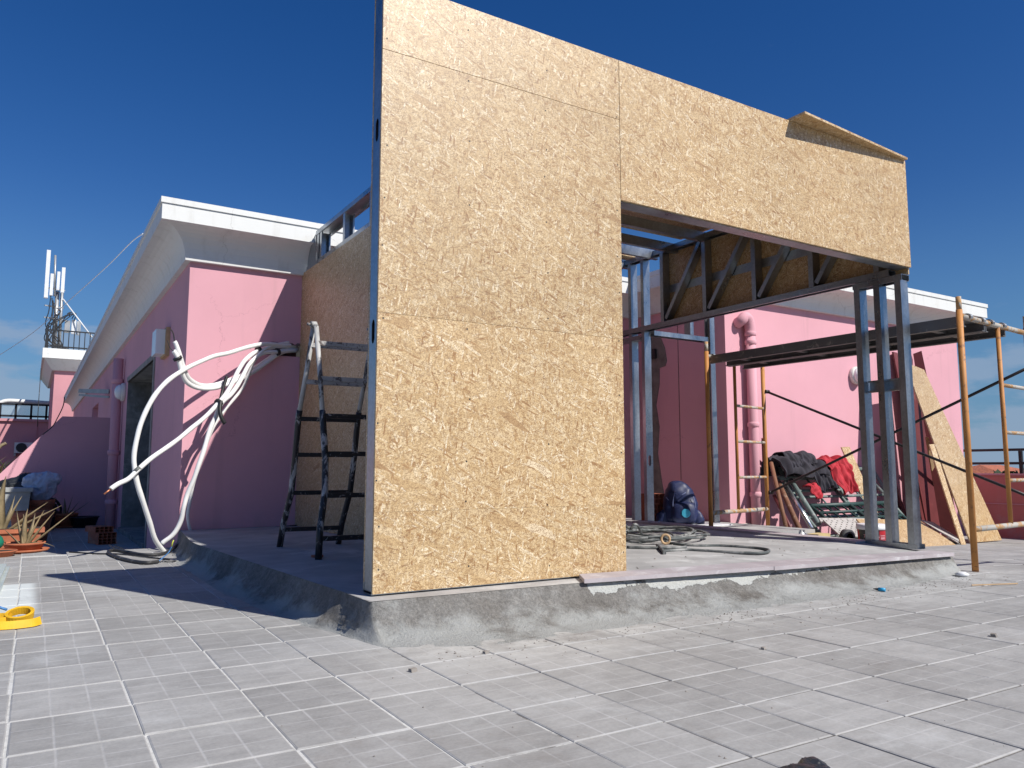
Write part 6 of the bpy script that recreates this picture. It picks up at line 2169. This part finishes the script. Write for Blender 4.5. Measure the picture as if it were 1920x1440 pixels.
def ribbon(path, w_, th, mat, parent, tilt=None):
    P = [Vector(p) for p in path]
    m_ = MB()
    vs_ = []
    for i, p in enumerate(P):
        d = (P[min(i + 1, len(P) - 1)] - P[max(i - 1, 0)]).normalized()
        up = Vector((0, 0, 1)) if tilt is None else Vector(tilt)
        s_ = d.cross(up).normalized()
        up = s_.cross(d).normalized()
        vs_ += [p - up * w_ / 2 - s_ * th / 2, p - up * w_ / 2 + s_ * th / 2, p + up * w_ / 2 + s_ * th / 2, p + up * w_ / 2 - s_ * th / 2]
    n_ = len(P)
    fs_ = [(0, 1, 2, 3), (4 * n_ - 1, 4 * n_ - 2, 4 * n_ - 3, 4 * n_ - 4)]
    for i in range(n_ - 1):
        for k in range(4):
            fs_.append((i * 4 + k, i * 4 + (k + 1) % 4, i * 4 + 4 + (k + 1) % 4, i * 4 + 4 + k)[::-1])
    m_.add(vs_, fs_, 0, False)
    return m_.build('strap', M[mat], parent)


sx, sy = 0.000, 4.27
coil = []
for a in np.linspace(0, 2 * math.pi * 5.3, 140):
    rr = 0.038 + 0.0024 * a / (2 * math.pi)
    coil.append((sx + rr * 1.15 * math.cos(a), sy + rr * 1.0 * math.sin(a), 0.044 + 0.36 * rr * math.sin(a + 0.25)))
ribbon(coil, 0.034, 0.0022, 'yellow_strap', ys_, (0.05, -0.42, 1))
coil2 = []
for a in np.linspace(0, 2 * math.pi * 3.5, 90):
    rr = 0.034 + 0.003 * a / 6.28
    coil2.append((sx - 0.075 + rr * 1.1 * math.cos(a), sy + 0.01 + rr * math.sin(a), 0.030 + 0.004 * math.sin(a)))
ribbon(coil2, 0.038, 0.0022, 'yellow_strap', ys_)
ribbon(cr([(sx - 0.17, sy - 0.06, 0.022), (sx - 0.10, sy - 0.085, 0.021), (sx - 0.02, sy - 0.10, 0.020), (sx + 0.05, sy - 0.085, 0.020), (sx + 0.085, sy - 0.05, 0.022)], 6), 0.036, 0.003, 'yellow_strap', ys_, (0, 0.45, 1))
m_ = MB(); m_.lathe([(0.001, 0.01), (0.034, 0.01), (0.034, 0.03), (0.001, 0.032)], (sx, sy, 0.0), 18); m_.build('core', M['rusty'], ys_)
m_ = MB(); m_.tube([(sx - 0.10, sy + 0.08, 0.085), (sx - 0.05, sy + 0.06, 0.065)], 0.006, 6); m_.build('ratchet_handle', M['wire_blue'], ys_)
gs = thing('glass_stack', 'stack of dusty pale green glass sheets lying at the left edge', 'glass', (-0.2, 5.6, 0))
for k in range(5):
    m_ = MB()
    o_ = Vector((-0.52, 4.8 + 0.05 * k, 0.006 + 0.024 * k))
    m_.obox(o_, (0.41 + 0.012 * math.sin(k * 2.1) - 0.03 * k, 0.05, 0.0), (0.035, 1.85 - 0.1 * k, 0), (0, 0, 0.010))
    m_.build('sheet', M['sheet_glass'], gs)
kn = MB()
a, c_ = U(1637, 1104, z=0.012), U(1660, 1106, z=0.012)
kn.tube([a, a.lerp(c_, 0.45)], 0.008, 8, radii=[0.002, 0.008], mi=1)
kn.tube([a.lerp(c_, 0.44), c_], 0.011, 8)
tag(kn.build('craft_knife', [M['knife'], M['black_rubber']]), 'bright blue craft knife lying at the foot of the mortar fillet', 'knife')
m_ = MB(); a, c_ = UF(1822, 1097, .008), UF(1908, 1094, .008); m_.bar(a, c_, 0.007, 0.006)
tag(m_.build('thin_stick', M['timber']), 'thin pale wood stick lying on the floor in front of the near scaffold pole', 'stick')
m_ = MB(); p = UF(1804, 1081, .0); m_.lathe([(0.001, 0), (0.035, 0.004), (0.045, 0.018), (0.02, 0.03), (0.001, 0.03)], p, 9)
m_.add([tuple(Vector(v)) for v in []], [])
tag(m_.build('mortar_lump', M['bucket_white']), 'white lump of mortar on the floor by the slab corner', 'mortar lump')
lump('black_bag', [((1.535, 1.225, 0.010), (0.10, 0.055, 0.022)), ((1.592, 1.248, 0.014), (0.042, 0.028, 0.022)), ((1.47, 1.255, 0.006), (0.07, 0.036, 0.013))], M['tarp'], 0.005, 0.006, 30, 'crumpled black plastic lump at the bottom edge of the floor', 'plastic bag')

# loose crumbs of mortar and small chips everywhere
db = MB()
def crumb(x, y, z, s_):
    h = [Vector((math.cos(a), math.sin(a), 0)) * s_ * rng.uniform(0.6, 1.2) for a in (0.2, 1.4, 2.6, 3.9, 5.2)]
    top = Vector((rng.normal(0, .2) * s_, rng.normal(0, .2) * s_, s_ * rng.uniform(0.4, 0.9)))
    o_ = Vector((x, y, z))
    db.add([o_ + v for v in h] + [o_ + top], [(k, (k + 1) % 5, 5) for k in range(5)])
for k in range(620):
    if k < 500:
        x = rng.uniform(1.3, 5.5); y = 2.78 - abs(rng.normal(0, 0.18)) + 0.1 * (x > 4.5)
        s_ = rng.uniform(0.0015, 0.007)
    else:
        x = rng.uniform(0.6, 6.5); y = rng.uniform(1.0, 2.8)
        s_ = rng.uniform(0.0015, 0.005)
    crumb(x, y, zt(x) + 0.0005, s_)
for k in range(90):
    x = rng.uniform(2.6, 5.0); y = rng.uniform(3.4, 5.2)
    crumb(x, y, zs(x, y) + 0.0005, rng.uniform(0.003, 0.010))
o = db.build('debris', M['debris'], kind='stuff')
for (px, py, s_, lab) in ((772, 1262, .016, 'dark chip of stone alone on a tile below the slab corner'), (910, 1227, .013, 'grey chip at the foot of the mortar fillet below the board wall'),
                          (1433, 1219, .012, 'thin grey sliver in the middle of the floor right of the door opening'), (1868, 1196, .018, 'pale chip on the tiles near the right edge')):
    p = UF(px, py)
    m_ = MB(); m_.obox((p.x, p.y, p.z + 0.0006), (s_ * 1.6, s_ * .5, 0), (-s_ * .3, s_, 0), (0, 0.2 * s_, s_ * .7))
    tag(m_.build('stone_chip', M['debris']), lab, 'stone chip', 'loose stone chips on the floor')
